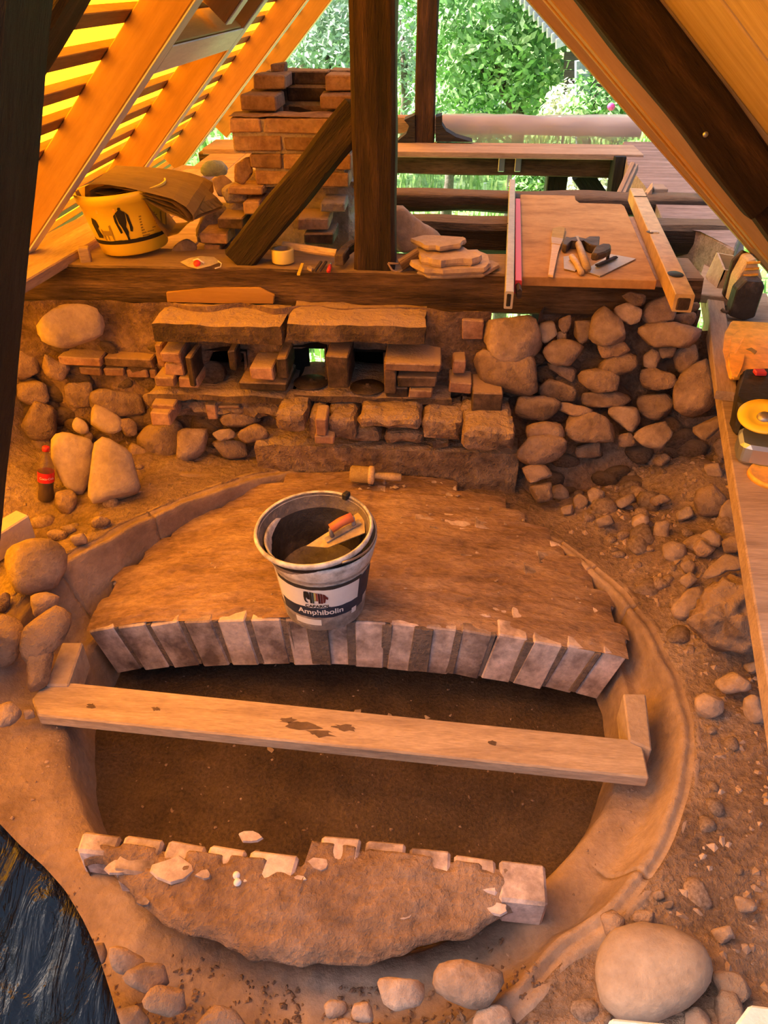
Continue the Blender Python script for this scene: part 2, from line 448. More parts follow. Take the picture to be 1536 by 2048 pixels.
# ================================================================ THE SETTING
# ---- oven pit: ring wall, ledge and ground around it, all polar about CC
CC = V((-.2, 1.43, 0))
def table(entries):
    """periodic table theta(deg) -> tuple"""
    es = sorted(((t % 360, v) for t, v in entries), key=lambda q: q[0])
    def f(t):
        t %= 360
        for i in range(len(es)):
            t0, v0 = es[i]; t1, v1 = es[(i + 1) % len(es)]
            if i == len(es) - 1:
                t1 += 360
                if t < t0: t += 360
            if t0 <= t <= t1:
                k = (t - t0) / max(1e-6, t1 - t0); k = k * k * (3 - 2 * k)
                return tuple(a + (b - a) * k for a, b in zip(v0, v1))
        return es[0][1]
    return f
def pol(px, py, z):
    p = at(px, py, z=z) - CC
    return math.degrees(math.atan2(p.y, p.x)), (math.hypot(p.x, p.y), z)
T1 = table([(0, (.742, -.03)), (90, (.74, -.05)), (140, (.74, -.05)), (180, (.74, -.02)), (200, (.738, .0)), (235, (.735, -.03)), (262, (.72, -.10)), (285, (.725, -.10)), (310, (.735, -.03))])
T2 = table([pol(1293, 1575, -.03), pol(1268, 1650, -.03), pol(1218, 1740, -.03), pol(1138, 1850, -.03)] +
           [(5, (.775, -.04)), (60, (.77, -.05)), (90, (.76, -.05)), (118, (.752, -.05)), (150, (.752, -.05)), (172, (.77, -.04)), (190, (.86, .015)), (215, (.92, .01)), (240, (.90, -.06)), (262, (.86, -.10)), (285, (.84, -.10))])
T3 = table([pol(x, y, .07) for x, y in [(1050, 1060), (1165, 1130), (1240, 1200), (1300, 1290), (1340, 1370), (1358, 1450), (1358, 1510), (1340, 1600), (1298, 1700), (1213, 1805)]] + [pol(1138, 1862, .03)] +
           [pol(x, y, .16) for x, y in [(135, 1130), (230, 1075), (340, 1022), (430, 988)]] +
           [(90, (.86, .08)), (112, (.80, .12)), (186, (.90, .10)), (200, (.95, .05)), (215, (.97, .025)), (240, (.97, .01)), (262, (.97, .0)), (285, (.93, .01))])
def T4(t):
    r, z = T3(t)
    return (r + .045, z + .006)
CRACKS = [14.0, 27.5, 38.0, 52.0, 148.0, 171.0, 318.0]

CTRL = [(-1.3, 2.15, .17), (-1.0, 2.1, .16), (-1.25, 1.75, .12), (-1.25, 1.45, .08), (-1.3, 1.0, .08), (-.85, .7, -.03), (-.3, .45, -.05),
        (.05, .5, .03), (.2, .7, .06), (.35, .6, .08), (.65, .7, .07), (.85, 1.2, .08), (1.0, 1.6, .12), (.7, 2.0, .11), (.95, 2.15, .2), (1.2, 2.25, .34), (1.15, 1.85, .24),
        (.4, 2.25, .06), (-.2, 2.35, .0), (-.7, 2.25, .13), (1.35, 1.4, .3), (1.2, .9, .2), (1.6, 1.8, .5), (1.7, 1.0, .4), (-1.75, 2.2, .55), (-1.8, 1.5, .35), (-1.8, .8, .3), (-.9, .2, -.05), (.5, .1, .05)]
def hbase(x, y):
    s = wsum = 0
    for cx, cy, cz in CTRL:
        wt = 1 / ((x - cx) ** 2 + (y - cy) ** 2 + .012) ** 2
        s += wt * cz; wsum += wt
    return s / wsum
def ground(x, y, detail=True):
    dx, dy = x - CC.x, y - CC.y
    t = math.degrees(math.atan2(dy, dx)); r = math.hypot(dx, dy)
    r4, z4 = T4(t)
    k = smoothstep(r4, r4 + .22, r)
    z = z4 * (1 - k) + hbase(x, y) * k
    if detail:
        z += k * (.030 * nz((x, y, 0), 5, 1) + .016 * nz((x, y, 0), 13, 2)) + (.2 + .8 * k) * .007 * nz((x, y, 0), 34, 3)
        rub = smoothstep(.05, .35, nz((x, y, 0), 8, 7)) * k
        z += .012 * rub * abs(nz((x, y, 0), 24, 4))
    return z

bm = bmesh.new()
TH = []
for i in range(360):
    TH.append(i * 1.0)
for c in CRACKS:
    TH += [c - .25, c, c + .25]
TH = sorted(TH)
cols = []
for t in TH:
    crack = t in CRACKS
    a = R(t); ca, sa = math.cos(a), math.sin(a)
    wob = .006 * nz((ca * 1.3, sa * 1.3, 0), 6, 4)
    r1, z1 = T1(t); r2, z2 = T2(t); r3, z3 = T3(t); r4, z4 = T4(t)
    r1 += wob; r2 += wob; r3 += wob * .5
    prof = [(r1 - .045, -.24), (r1 - .02, -.14), (r1 - .004, z1 - .02), (r1 + .006, z1)]
    for k in (.35, .7): prof.append((r1 + (r2 - r1) * k, z1 + (z2 - z1) * k))
    prof.append((r2, z2))
    for k, bulge in ((.15, .012), (.35, .016), (.55, .012), (.75, .006), (.9, .002)):
        hh = z3 - z2
        # the foot is coved, the top a little rounded
        prof.append((r2 + (r3 - r2) * (k ** .75 if hh > .04 else k), z2 + hh * k))
    prof.append((r3, z3)); prof.append((r3 + .012, z3 + .004)); prof.append((r3 + .020, z3 - .004)); prof.append((r4 - .015, z4 - .003)); prof.append((r4, z4)); prof.append((r4 + .03, z4 - .035))
    rg = []
    for j, (r, z) in enumerate(prof):
        if j > 3:
            z += .004 * nz((r * ca, r * sa, z), 16, 2) + .002 * nz((r * ca, r * sa, z), 45, 6)
            r += .004 * nz((ca * r, sa * r, z * 2), 12, 8)
            fr_ = smoothstep(225, 245, t) * smoothstep(322, 296, t)
            z += fr_ * (.016 * nz((r * ca, r * sa, 0), 11, 12) + .012 * abs(nz((r * ca, r * sa, 0), 28, 13)))
        if crack and j > 5: z -= .03; r += .012
        rg.append(bm.verts.new((CC.x + r * ca, CC.y + r * sa, z)))
    cols.append(rg)
for i in range(len(cols)):
    A, B = cols[i], cols[(i + 1) % len(cols)]
    for j in range(len(A) - 1):
        bm.faces.new((A[j], B[j], B[j + 1], A[j + 1]))
ring = bmobj('oven_ring_wall', bm, M['clay'], smooth=True)
tag(ring, 'round smoothed clay wall and ledge encircling the open oven pit', 'oven wall')

# ground beyond the ring, sharing its outer edge
bm = bmesh.new()
cols = []
for i in range(300):
    t = i * 1.2; a = R(t); ca, sa = math.cos(a), math.sin(a)
    r4, z4 = T4(t)
    rg = [bm.verts.new((CC.x + (r4 - .03) * ca, CC.y + (r4 - .03) * sa, z4 - .05))]
    for j in range(70):
        r = r4 - .012 + (j / 69) ** 1.25 * 1.75
        x, y = CC.x + r * ca, CC.y + r * sa
        rg.append(bm.verts.new((x, y, ground(x, y))))
    cols.append(rg)
for i in range(len(cols)):
    A, B = cols[i], cols[(i + 1) % len(cols)]
    for j in range(len(A) - 1):
        if max(v.co.y for v in (A[j], B[j], A[j + 1])) > 2.62 or min(v.co.y for v in (A[j], B[j], A[j + 1])) < -.25: continue
        bm.faces.new((A[j], B[j], B[j + 1], A[j + 1]))
for v in [v for v in bm.verts if not v.link_faces]: bm.verts.remove(v)
FLOOR = bmobj('floor', bm, M['earth'], smooth=True)
tag(FLOOR, kind='structure')

# sand bed in the pit
bm = bmesh.new()
G = 110
grid = {}
for i in range(G + 1):
    for j in range(G + 1):
        x = CC.x - .78 + 1.56 * i / G; y = CC.y - .78 + 1.56 * j / G
        r = math.hypot(x - CC.x, y - CC.y)
        if r < .76:
            z = -.205 + .012 * nz((x, y, 0), 6, 1) + .006 * nz((x, y, 0), 20, 2) + .004 * abs(nz((x, y, 0), 55, 3)) + .03 * smoothstep(.6, .74, r)
            grid[i, j] = bm.verts.new((x, y, z))
for i in range(G):
    for j in range(G):
        q = [grid.get(k) for k in ((i, j), (i + 1, j), (i + 1, j + 1), (i, j + 1))]
        if all(q): bm.faces.new(q)
for v in [v for v in bm.verts if not v.link_faces]: bm.verts.remove(v)
bmobj('sand_bed', bm, M['sand'], ring, smooth=True)

# ---- chips and crumbs lying about
def crumbs(name, n, fn, size, m, parent=None, flat=.5, seed=1):
    rnd = random.Random(seed)
    bm = bmesh.new()
    for _ in range(n):
        p = fn(rnd)
        if p is None: continue
        s = size * rnd.uniform(.35, 1) ** 1.6
        vs = []
        rot = Matrix.Rotation(rnd.uniform(0, 6.3), 3, 'Z')
        for k in range(5):
            a = k * 1.257 + rnd.uniform(-.4, .4)
            vs.append(rot @ V((math.cos(a) * s * rnd.uniform(.6, 1.2), math.sin(a) * s * rnd.uniform(.4, .9), rnd.uniform(0, .2) * s)))
        top = bm.verts.new(p + V((rnd.uniform(-.3, .3) * s, rnd.uniform(-.3, .3) * s, s * flat)))
        b = [bm.verts.new(p + v) for v in vs]
        for k in range(5): bm.faces.new((b[k], b[(k + 1) % 5], top))
    o = bmobj(name, bm, m, parent)
    o['kind'] = 'stuff'
    return o
def in_pit(r):
    a = r.uniform(0, 6.283); q = .68 * math.sqrt(r.random())
    x, y = CC.x + q * math.cos(a), CC.y + q * math.sin(a)
    return V((x, y, -.204 + .012 * nz((x, y, 0), 6, 1)))
def pit_back(r):
    x = r.uniform(-.75, .3); y = 1.43 - abs(r.gauss(0, .06)) - .01
    return V((x, y, -.203 + .012 * nz((x, y, 0), 6, 1)))
crumbs('sand_pebble', 420, in_pit, .0065, M['stone'], ring, seed=3)
crumbs('plaster_chip', 60, pit_back, .016, M['palestone'], ring, flat=.25, seed=4)
def on_ground(x0, x1, y0, y1):
    def f(r):
        x, y = r.uniform(x0, x1), r.uniform(y0, y1)
        d = math.hypot(x - CC.x, y - CC.y); t = math.degrees(math.atan2(y - CC.y, x - CC.x))
        if d < T4(t)[0] + .03: return None
        return V((x, y, ground(x, y) - .003))
    return f
crumbs('rubble_crumb', 1500, on_ground(.45, 1.3, .55, 2.3), .016, M['stone'], FLOOR, flat=.7, seed=5)
crumbs('rubble_crumb', 500, on_ground(-1.5, .3, .3, 1.0), .014, M['stone'], FLOOR, flat=.7, seed=6)
crumbs('rubble_crumb', 450, on_ground(-1.5, -.4, 1.4, 2.3), .014, M['stone'], FLOOR, flat=.7, seed=7)
def on_ledge(r):
    t = r.uniform(185, 345); k = r.random(); r1, z1 = T1(t); r2, z2 = T2(t); q = r1 + (r2 - r1) * k
    return V((CC.x + q * math.cos(R(t)), CC.y + q * math.sin(R(t)), z1 + (z2 - z1) * k))
def on_front(r):
    t = r.uniform(232, 300); q = r.uniform(.78, .97); r3, z3 = T3(t); r2, z2 = T2(t)
    return V((CC.x + q * math.cos(R(t)), CC.y + q * math.sin(R(t)), z2 + (z3 - z2) * smoothstep(r2, r3, q) + .004))
crumbs('earth_crumb', 900, on_front, .009, M['slabclay'], ring, flat=.8, seed=18)
crumbs('ledge_crumb', 160, on_ledge, .007, M['stone'], ring, flat=.6, seed=8)

# ---- embedded stones of the ground (parts of the floor)
def gz(px, py):
    """ground height under a pixel"""
    z = .1
    for _ in range(12):
        p = at(px, py, z=z); z = .5 * z + .5 * ground(p.x, p.y, False)
    return z
def gstone(poly, m='stone', lift=.65, name='stone', parent=FLOOR, **k):
    cx = sum(p[0] for p in poly) / len(poly); cy = sum(p[1] for p in poly) / len(poly)
    z0 = gz(cx, cy)
    p = at(cx, cy, z=z0)
    wd = (max(q[0] for q in poly) - min(q[0] for q in poly)) / FPX * (p - CAM).dot(FW)
    return stone(name, poly, M[m], parent, z=z0 + lift * wd * .5, **k)
EMB = [
 [(1127,940),(1150,918),(1180,920),(1190,950),(1170,970),(1140,965)],
 [(1172,985),(1190,972),(1210,985),(1208,1005),(1190,1015),(1175,1005)],
 [(1100,975),(1120,967),(1142,985),(1135,1003),(1105,995)],
 [(1142,1000),(1160,985),(1178,1003),(1170,1022),(1145,1020)],
 [(1120,1015),(1145,1008),(1150,1030),(1125,1030)],
 [(1262,1035),(1280,1026),(1297,1035),(1300,1050),(1280,1060),(1265,1055)],
 [(1395,975),(1420,960),(1455,1000),(1440,1040),(1395,1030),(1388,1005)],
 [(1435,1020),(1460,995),(1480,1005),(1478,1040),(1440,1045)],
 [(1310,1045),(1340,1042),(1335,1085),(1305,1082)],
 [(1385,1095),(1400,1075),(1430,1100),(1415,1115),(1390,1112)],
 [(1400,1070),(1420,1058),(1450,1075),(1445,1096),(1420,1092)],
 [(1440,1085),(1470,1068),(1490,1080),(1488,1105),(1450,1105)],
 [(1395,1155),(1450,1108),(1490,1120),(1500,1150),(1460,1140),(1410,1165)],
 [(1360,1125),(1380,1115),(1392,1130),(1385,1150),(1365,1145)],
 [(1355,1160),(1385,1140),(1395,1160),(1375,1178)],
 [(1420,1370),(1465,1340),(1510,1365),(1500,1382),(1450,1388)],
 [(1390,1395),(1420,1382),(1445,1395),(1448,1425),(1420,1440),(1392,1430)],
 [(1485,1330),(1515,1322),(1525,1340),(1500,1350)],
 [(1480,1400),(1515,1385),(1530,1440),(1495,1450)],
 [(1345,1030),(1380,1010),(1390,1030),(1360,1045)],
 [(1295,1000),(1330,985),(1345,1000),(1310,1015)],
 [(1225,1005),(1265,985),(1275,1003),(1240,1018)],
 [(1185,1040),(1220,1028),(1235,1045),(1200,1058)],
 [(1300,925),(1330,905),(1345,920),(1320,935)],
 [(1425,890),(1445,870),(1460,905),(1440,925)],
 [(1405,930),(1440,925),(1450,955),(1415,950)],
 [(1200,1830),(1225,1818),(1250,1840),(1245,1865),(1215,1878)],
 [(1262,1830),(1275,1818),(1320,1825),(1310,1850),(1268,1850)],
 [(1302,1782),(1325,1780),(1330,1798),(1310,1803)],
 [(1325,1805),(1348,1800),(1345,1818),(1328,1818)],
 [(1420,1945),(1470,1940),(1510,1980),(1480,2010),(1430,1990)],
 [(1430,2000),(1450,1965),(1485,2000),(1490,2060),(1425,2060)],
 [(1370,2025),(1390,2010),(1420,2030),(1425,2070),(1370,2070)],
 [(1465,1790),(1510,1800),(1515,1825),(1480,1828)],
 [(1420,1860),(1460,1850),(1470,1875),(1440,1890)],
 [(648,2010),(660,2000),(692,2003),(695,2030),(670,2040),(650,2035)],
 [(660,2048),(690,2035),(725,2050),(720,2070),(660,2070)],
 [(700,2008),(740,2003),(748,2045),(705,2045)],
 [(178,1890),(210,1885),(216,1905),(205,1935),(188,1925)],
 [(212,1890),(250,1895),(302,1925),(290,1942),(230,1950)],
 [(240,1950),(290,1925),(340,1930),(345,1970),(300,1990),(250,1965)],
 [(280,1990),(320,1970),(385,1985),(390,2010),(340,2035),(290,2020)],
 [(230,2020),(280,2010),(300,2040),(290,2070),(235,2070)],
 [(385,2045),(430,2010),(470,2020),(505,2070),(380,2070)],
 [(940,2055),(955,2020),(985,2008),(1015,2015),(1030,2065),(945,2070)],
 [(178,1040),(200,1030),(222,1040),(217,1056),(185,1056)],
 [(90,1065),(110,1058),(140,1065),(135,1080),(100,1080)],
 [(118,1052),(140,1048),(155,1060),(135,1072)],
 [(135,1075),(165,1065),(180,1085),(150,1092)],
 [(0,1185),(20,1183),(23,1205),(10,1225),(-10,1225)],
 [(-15,1230),(30,1225),(50,1262),(30,1325),(-20,1345)],
 [(45,1260),(110,1210),(150,1230),(120,1290),(60,1350),(40,1310)],
 [(-10,1412),(25,1402),(45,1425),(35,1450),(-10,1455)],
 [(46,1420),(66,1415),(70,1435),(50,1440)],
 [(60,1190),(120,1180),(110,1225),(70,1240)],
 [(55,1300),(110,1285),(95,1370),(55,1390)],
 [(160,885),(178,860),(190,872),(180,886)],
]
for q in EMB:
    gstone(q, m=random.choice(['stone', 'stone', 'wallstone']), amp=.1, thick=.7)

# small rubble stones, sharing a few meshes
def rockmesh(seed):
    rr = random.Random(seed); bm = bmesh.new()
    bmesh.ops.create_icosphere(bm, subdivisions=2, radius=1)
    for v in bm.verts: v.co = V((v.co.x, v.co.y * rr.uniform(.7, .9), v.co.z * .62))
    for _ in range(7):
        d = V((rr.gauss(0, 1), rr.gauss(0, 1), rr.gauss(0, 1))).normalized()
        lim = max(v.co.dot(d) for v in bm.verts) * rr.uniform(.62, .9)
        for v in bm.verts:
            o_ = v.co.dot(d) - lim
            if o_ > 0: v.co -= d * o_ * .9
    me = tomesh('rubble_stone', bm); me.materials.append(M['stone'])
    me.polygons.foreach_set('use_smooth', [True] * len(me.polygons))
    return me
RM = [rockmesh(s) for s in range(9)]
rnd = random.Random(77)
def strew(n, x0, x1, y0, y1, s0, s1, pw=2.2):
    k = 0
    while k < n:
        x, y = rnd.uniform(x0, x1), rnd.uniform(y0, y1)
        d = math.hypot(x - CC.x, y - CC.y); t = math.degrees(math.atan2(y - CC.y, x - CC.x))
        s = s0 + (s1 - s0) * rnd.random() ** pw
        if d < T4(t)[0] + s * .8 or y > 2.3: k += .2; continue
        k += 1
        mw = Matrix.Translation((x, y, ground(x, y) + s * rnd.uniform(-.15, .25))) @ Matrix.Rotation(rnd.uniform(0, 6.3), 4, 'Z') @ Matrix.Rotation(rnd.gauss(0, .35), 4, 'X') @ Matrix.Scale(s, 4)
        link('stone', RM[rnd.randrange(9)], None, FLOOR, mw)
strew(120, .5, 1.3, 1.3, 2.3, .014, .055)
strew(70, .35, 1.2, .5, 1.3, .008, .035, 3)
strew(45, -1.0, .4, .35, .8, .010, .035, 3)
strew(50, -1.7, -.9, .8, 2.25, .012, .045)

# ---- back wall of rubble, brick and sandstone
bm = bmesh.new()
WX0, WX1, WZ0, WZ1 = -2.0, 1.45, -.15, .655
NX, NZ = 138, 34
hol = []
for (x0, y0, x1, y1) in [(413, 700, 500, 785), (580, 693, 652, 770), (700, 702, 768, 765)]:
    a, b = at(x0, y0, y=2.36), at(x1, y1, y=2.36); hol.append((a.x, b.x, b.z, a.z))
a, b = at(985, 622, y=2.40), at(1075, 660, y=2.40); gap = (a.x, b.x, b.z, .7)
gv = {}
for i in range(NX + 1):
    for j in range(NZ + 1):
        x = WX0 + (WX1 - WX0) * i / NX; z = WZ0 + (WZ1 - WZ0) * j / NZ
        y = 2.352 - .12 * smoothstep(.35, .0, z) + .035 * nz((x, 0, z), 7, 3) + .018 * nz((x, 0, z), 18, 5)
        if x > .35: y += -.03 + .1 * smoothstep(.25, .6, z)
        gv[i, j] = bm.verts.new((x, y, z))
for i in range(NX):
    for j in range(NZ):
        x = WX0 + (WX1 - WX0) * (i + .5) / NX; z = WZ0 + (WZ1 - WZ0) * (j + .5) / NZ
        if any(h[0] < x < h[1] and h[2] < z < h[3] for h in hol): continue
        if gap[0] < x < gap[1] and z > gap[2]: continue
        if x > .855 and z > .575: continue
        if x > .93 and z > .53: continue
        bm.faces.new((gv[i, j], gv[i + 1, j], gv[i + 1, j + 1], gv[i, j + 1]))
WALL = bmobj('wall_back', bm, M['wallearth'], smooth=True)
tag(WALL, kind='structure')
# flue recesses: dark boxes, the middle one with a broken hole to the outside
for n, h in enumerate(hol):
    x0, x1, z0, z1 = h; y0, y1 = 2.33, (2.465 if n == 1 else 2.75)
    x0 -= .01; x1 += .01; z0 -= .01; z1 += .012
    bm = bmesh.new()
    def quad(*p): bm.faces.new([bm.verts.new(q) for q in p])
    quad((x0, y0, z0), (x1, y0, z0), (x1, y1, z0), (x0, y1, z0))
    quad((x0, y0, z1), (x1, y0, z1), (x1, y1, z1), (x0, y1, z1))
    quad((x0, y0, z0), (x0, y1, z0), (x0, y1, z1), (x0, y0, z1))
    quad((x1, y0, z0), (x1, y1, z0), (x1, y1, z1), (x1, y0, z1))
    if n == 1:
        a, b = at(618, 697, y=y1), at(650, 734, y=y1)
        hx0, hx1, hz0, hz1 = a.x, b.x, b.z, min(a.z, z1 - .002)
        quad((x0, y1, z0), (hx0, y1, z0), (hx0, y1, z1), (x0, y1, z1))
        quad((hx0, y1, z0), (x1, y1, z0), (x1, y1, hz0), (hx0, y1, hz0))
        quad((hx1, y1, hz0), (x1, y1, hz0), (x1, y1, z1), (hx1, y1, z1))
        quad((hx0, y1, hz1), (hx1, y1, hz1), (hx1, y1, z1), (hx0, y1, z1))
    else:
        quad((x0, y1, z0), (x1, y1, z0), (x1, y1, z1), (x0, y1, z1))
    bmobj('flue_recess', bm, M['black'], WALL)

def wstone(poly, Y, m='wallstone', **k):
    k.setdefault('amp', .13); k.setdefault('thick', .55); k.setdefault('e', .6); k.setdefault('grow', 1.13)
    return stone('stone', poly, M[m], WALL, y=Y, **k)
WS = [  # right-hand rubble
 (2.33, 'stone', [(975,645),(1070,635),(1085,690),(1075,712),(1040,720),(1000,722),(974,700),(963,675)]),
 (2.30, 'wallstone', [(950,700),(972,692),(1000,715),(1080,712),(1085,770),(1070,785),(1030,785),(975,770),(955,735)]),
 (2.36, 'palestone', [(1078,648),(1107,642),(1115,675),(1085,686)]),
 (2.37, 'wallstone', [(1118,640),(1143,630),(1140,655),(1130,668),(1117,660)]),
 (2.36, 'stone', [(1115,665),(1132,662),(1135,682),(1116,684)]),
 (2.36, 'stone', [(1150,645),(1180,635),(1186,655),(1178,678),(1160,690),(1147,670)]),
 (2.32, 'stone', [(1085,700),(1110,685),(1140,680),(1167,695),(1163,722),(1130,730),(1095,725)]),
 (2.34, 'wallstone', [(1082,725),(1155,735),(1146,768),(1120,750)]),
 (2.32, 'stone', [(1188,632),(1210,615),(1230,630),(1264,665),(1252,686),(1200,688),(1178,675)]),
 (2.34, 'stone', [(1229,610),(1250,604),(1287,622),(1280,642),(1260,649),(1233,632)]),
 (2.35, 'wallstone', [(1240,592),(1262,585),(1290,590),(1287,611),(1265,610)]),
 (2.36, 'wallstone', [(1285,612),(1335,593),(1354,612),(1346,640),(1300,646),(1283,637)]),
 (2.30, 'stone', [(1264,655),(1330,646),(1407,655),(1402,685),(1380,693),(1290,691),(1276,674)]),
 (2.40, 'wallstone', [(1350,608),(1400,605),(1397,623),(1353,623)]),
 (2.38, 'wallstone', [(1343,632),(1390,624),(1392,650),(1350,652)]),
 (2.31, 'wallstone', [(1195,690),(1268,684),(1252,710),(1208,716)]),
 (2.30, 'wallstone', [(1198,725),(1272,704),(1270,740),(1225,752),(1193,745)]),
 (2.28, 'wallstone', [(1158,745),(1200,738),(1242,755),(1237,786),(1195,787),(1163,767)]),
 (2.29, 'wallstone', [(1168,786),(1263,784),(1257,812),(1168,814)]),
 (2.33, 'stone', [(1284,715),(1305,697),(1322,710),(1311,736),(1289,736)]),
 (2.33, 'stone', [(1311,697),(1352,694),(1347,713),(1325,716)]),
 (2.30, 'wallstone', [(1278,740),(1310,738),(1347,750),(1350,773),(1320,782),(1280,772)]),
 (2.26, 'wallstone', [(1348,780),(1370,740),(1410,722),(1435,760),(1430,802),(1392,833),(1350,817)]),
 (2.30, 'wallstone', [(1272,795),(1342,787),(1345,816),(1320,840),(1282,832)]),
 (2.30, 'wallstone', [(1080,776),(1100,758),(1152,778),(1147,802),(1083,799)]),
 (2.25, 'wallstone', [(1108,800),(1190,820),(1203,830),(1150,833),(1113,817)]),
 (2.25, 'stone', [(1203,812),(1271,814),(1282,850),(1262,862),(1233,842)]),
 (2.22, 'wallstone', [(1125,836),(1190,828),(1242,858),(1228,882),(1138,882)]),
 (2.20, 'stone', [(1263,866),(1330,843),(1344,870),(1326,897),(1288,892)]),
 (2.26, 'wallstone', [(1006,790),(1110,798),(1128,822),(1080,840),(1038,832)]),
 (2.16, 'wallstone', [(1038,902),(1060,878),(1120,868),(1143,885),(1110,917),(1060,934),(1038,922)]),
 (2.20, 'wallstone', [(1055,850),(1120,842),(1128,872),(1060,886)]),
 (2.22, 'wallstone', [(1236,870),(1262,866),(1272,890),(1240,893)]),
 (2.15, 'stone', [(1383,857),(1440,828),(1447,850),(1410,883)]),
 (2.34, 'wallstone', [(1343,705),(1390,688),(1398,730),(1358,747)]),
 (2.24, 'wallstone', [(1150,890),(1200,885),(1205,912),(1155,915)]),
 (2.12, 'wallstone', [(1045,935),(1085,925),(1105,950),(1060,965)]),
 (2.10, 'wallstone', [(1060,975),(1100,960),(1105,1000),(1065,1005)]),
 # left-hand rubble
 (2.28, 'palestone', [(69,650),(90,622),(135,612),(185,621),(207,640),(195,672),(150,694),(100,686),(71,670)]),
 (2.36, 'wallstone', [(30,700),(85,690),(86,750),(35,760)]),
 (2.30, 'wallstone', [(85,708),(140,733),(122,762),(83,745)]),
 (2.26, 'wallstone', [(93,812),(112,822),(110,872),(70,882),(45,850),(60,800)]),
 (2.24, 'wallstone', [(-5,880),(50,868),(62,920),(20,940),(-10,930)]),
 (2.20, 'wallstone', [(-8,945),(55,940),(58,1000),(10,1008),(-10,1000)]),
 (2.31, 'wallstone', [(178,780),(282,788),(287,832),(250,840),(188,822)]),
 (2.29, 'wallstone', [(280,780),(357,798),(352,817),(300,814)]),
 (2.26, 'wallstone', [(273,860),(350,843),(367,865),(352,922),(310,924),(283,902)]),
 (2.20, 'stone', [(358,862),(417,860),(402,917),(356,920)]),
 (2.22, 'stone', [(420,862),(465,858),(472,873),(440,882)]),
 (2.24, 'wallstone', [(468,870),(510,848),(547,860),(532,877),(490,887)]),
 (2.24, 'wallstone', [(416,880),(502,884),(499,912),(460,917),(428,897)]),
 (2.20, 'wallstone', [(376,915),(432,919),(427,947),(395,957),(378,942)]),
 (2.20, 'stone', [(306,930),(330,926),(347,960),(320,958)]),
 (2.29, 'wallstone', [(440,828),(512,824),(522,852),(450,852)]),
 (2.30, 'wallstone', [(130,770),(185,765),(190,810),(140,815)]),
 (2.30, 'wallstone', [(35,765),(90,762),(95,805),(40,812)]),
 (2.22, 'wallstone', [(60,880),(108,875),(105,935),(65,940)]),
 (2.26, 'wallstone', [(205,842),(270,838),(272,875),(250,872),(240,850)]),
 (2.20, 'wallstone', [(250,880),(300,905),(300,935),(272,940)]),
 (2.20, 'wallstone', [(430,930),(495,920),(500,960),(440,965)]),
]
for Y, mt, q in WS:
    wstone(q, Y, mt)

rnd = random.Random(91)
def wall_strew(n, x0, x1, z0, z1, s0, s1, skip=None):
    k = 0
    while k < n:
        x, z = rnd.uniform(x0, x1), rnd.uniform(z0, z1); k += 1
        if skip and skip(x, z): continue
        s = rnd.uniform(s0, s1)
        y = 2.35 - .12 * smoothstep(.35, .0, z) - (.03 - .1 * smoothstep(.25, .6, z) if x > .35 else 0)
        mw = Matrix.Translation((x, y, z)) @ Matrix.Rotation(rnd.gauss(0, .3), 4, 'Y') @ Matrix.Rotation(math.pi / 2 + rnd.gauss(0, .25), 4, 'X') @ Matrix.Diagonal((s, s * .75, s * .8, 1))
        link('stone', RMW[rnd.randrange(9)], None, WALL, mw)
RMW = []
for me_ in RM:
    c_ = me_.copy(); c_.materials.clear(); c_.materials.append(M['wallstone']); RMW.append(c_)
wall_strew(70, .22, .95, .03, .52, .03, .07)
wall_strew(55, -1.6, -.75, .05, .5, .03, .075)
wall_strew(45, -.85, .25, .06, .33, .025, .05)
# bricks of the wall
WB = [  # x0 y0 x1 y1 plane depth material
 (115,713,205,733,2.30,.14,'brick'), (208,715,308,737,2.30,.14,'sootbrick'), (158,736,204,752,2.32,.12,'brick'), (206,737,250,754,2.32,.12,'brick'),
 (252,739,296,757,2.32,.12,'brick'), (298,740,314,758,2.32,.12,'brick'), (205,640,300,672,2.42,.08,'brick'), (160,620,295,638,2.43,.06,'brick'),
 (345,709,366,731,2.24,.12,'brick'), (319,706,362,727,2.22,.14,'brick'), (326,729,369,752,2.24,.12,'brick'), (307,754,352,776,2.22,.14,'brick'), (355,756,398,778,2.23,.14,'brick'),
 (370,715,392,775,2.22,.16,'sootbrick'), (307,690,330,735,2.30,.1,'brick'),
 (455,702,475,741,2.28,.12,'sootbrick'), (500,735,548,762,2.20,.12,'brick'), (551,716,575,757,2.21,.15,'sootbrick'), (478,764,575,782,2.22,.16,'sootbrick'),
 (652,712,700,776,2.21,.16,'sootbrick'), (768,726,880,746,2.20,.2,'brick'), (768,720,792,790,2.23,.16,'sootbrick'), (795,753,872,776,2.23,.16,'sootbrick'), (818,780,866,797,2.22,.14,'brick'),
 (770,776,815,796,2.25,.14,'sootbrick'), (945,784,1001,830,2.20,.14,'sootbrick'), (898,765,942,788,2.24,.14,'brick'), (905,722,930,748,2.27,.12,'brick'),
 (298,826,344,852,2.17,.14,'brick'), (300,808,350,822,2.20,.12,'brick'), (410,812,434,840,2.26,.1,'brick'), (436,812,480,820,2.27,.08,'brick'),
 (925,640,965,680,2.34,.1,'brick'), (855,650,915,665,2.36,.08,'brick'),
]
for x0, y0, x1, y1, Y, dp, mt in WB:
    brickpx(x0, y0, x1, y1, Y, dp, M[mt], WALL)
# two sooty lintel stones under the sill
for (x0, x1, sd) in ((299, 566, 1), (569, 851, 2)):
    a, b = at(x0, 646, y=2.22), at(x1, 690, y=2.22)
    o = roughbox('lintel_stone', a.x, b.x, 2.22, 2.42, b.z - .004, a.z, M['lintel'], WALL, amp=.006, res=.025, seed=sd)
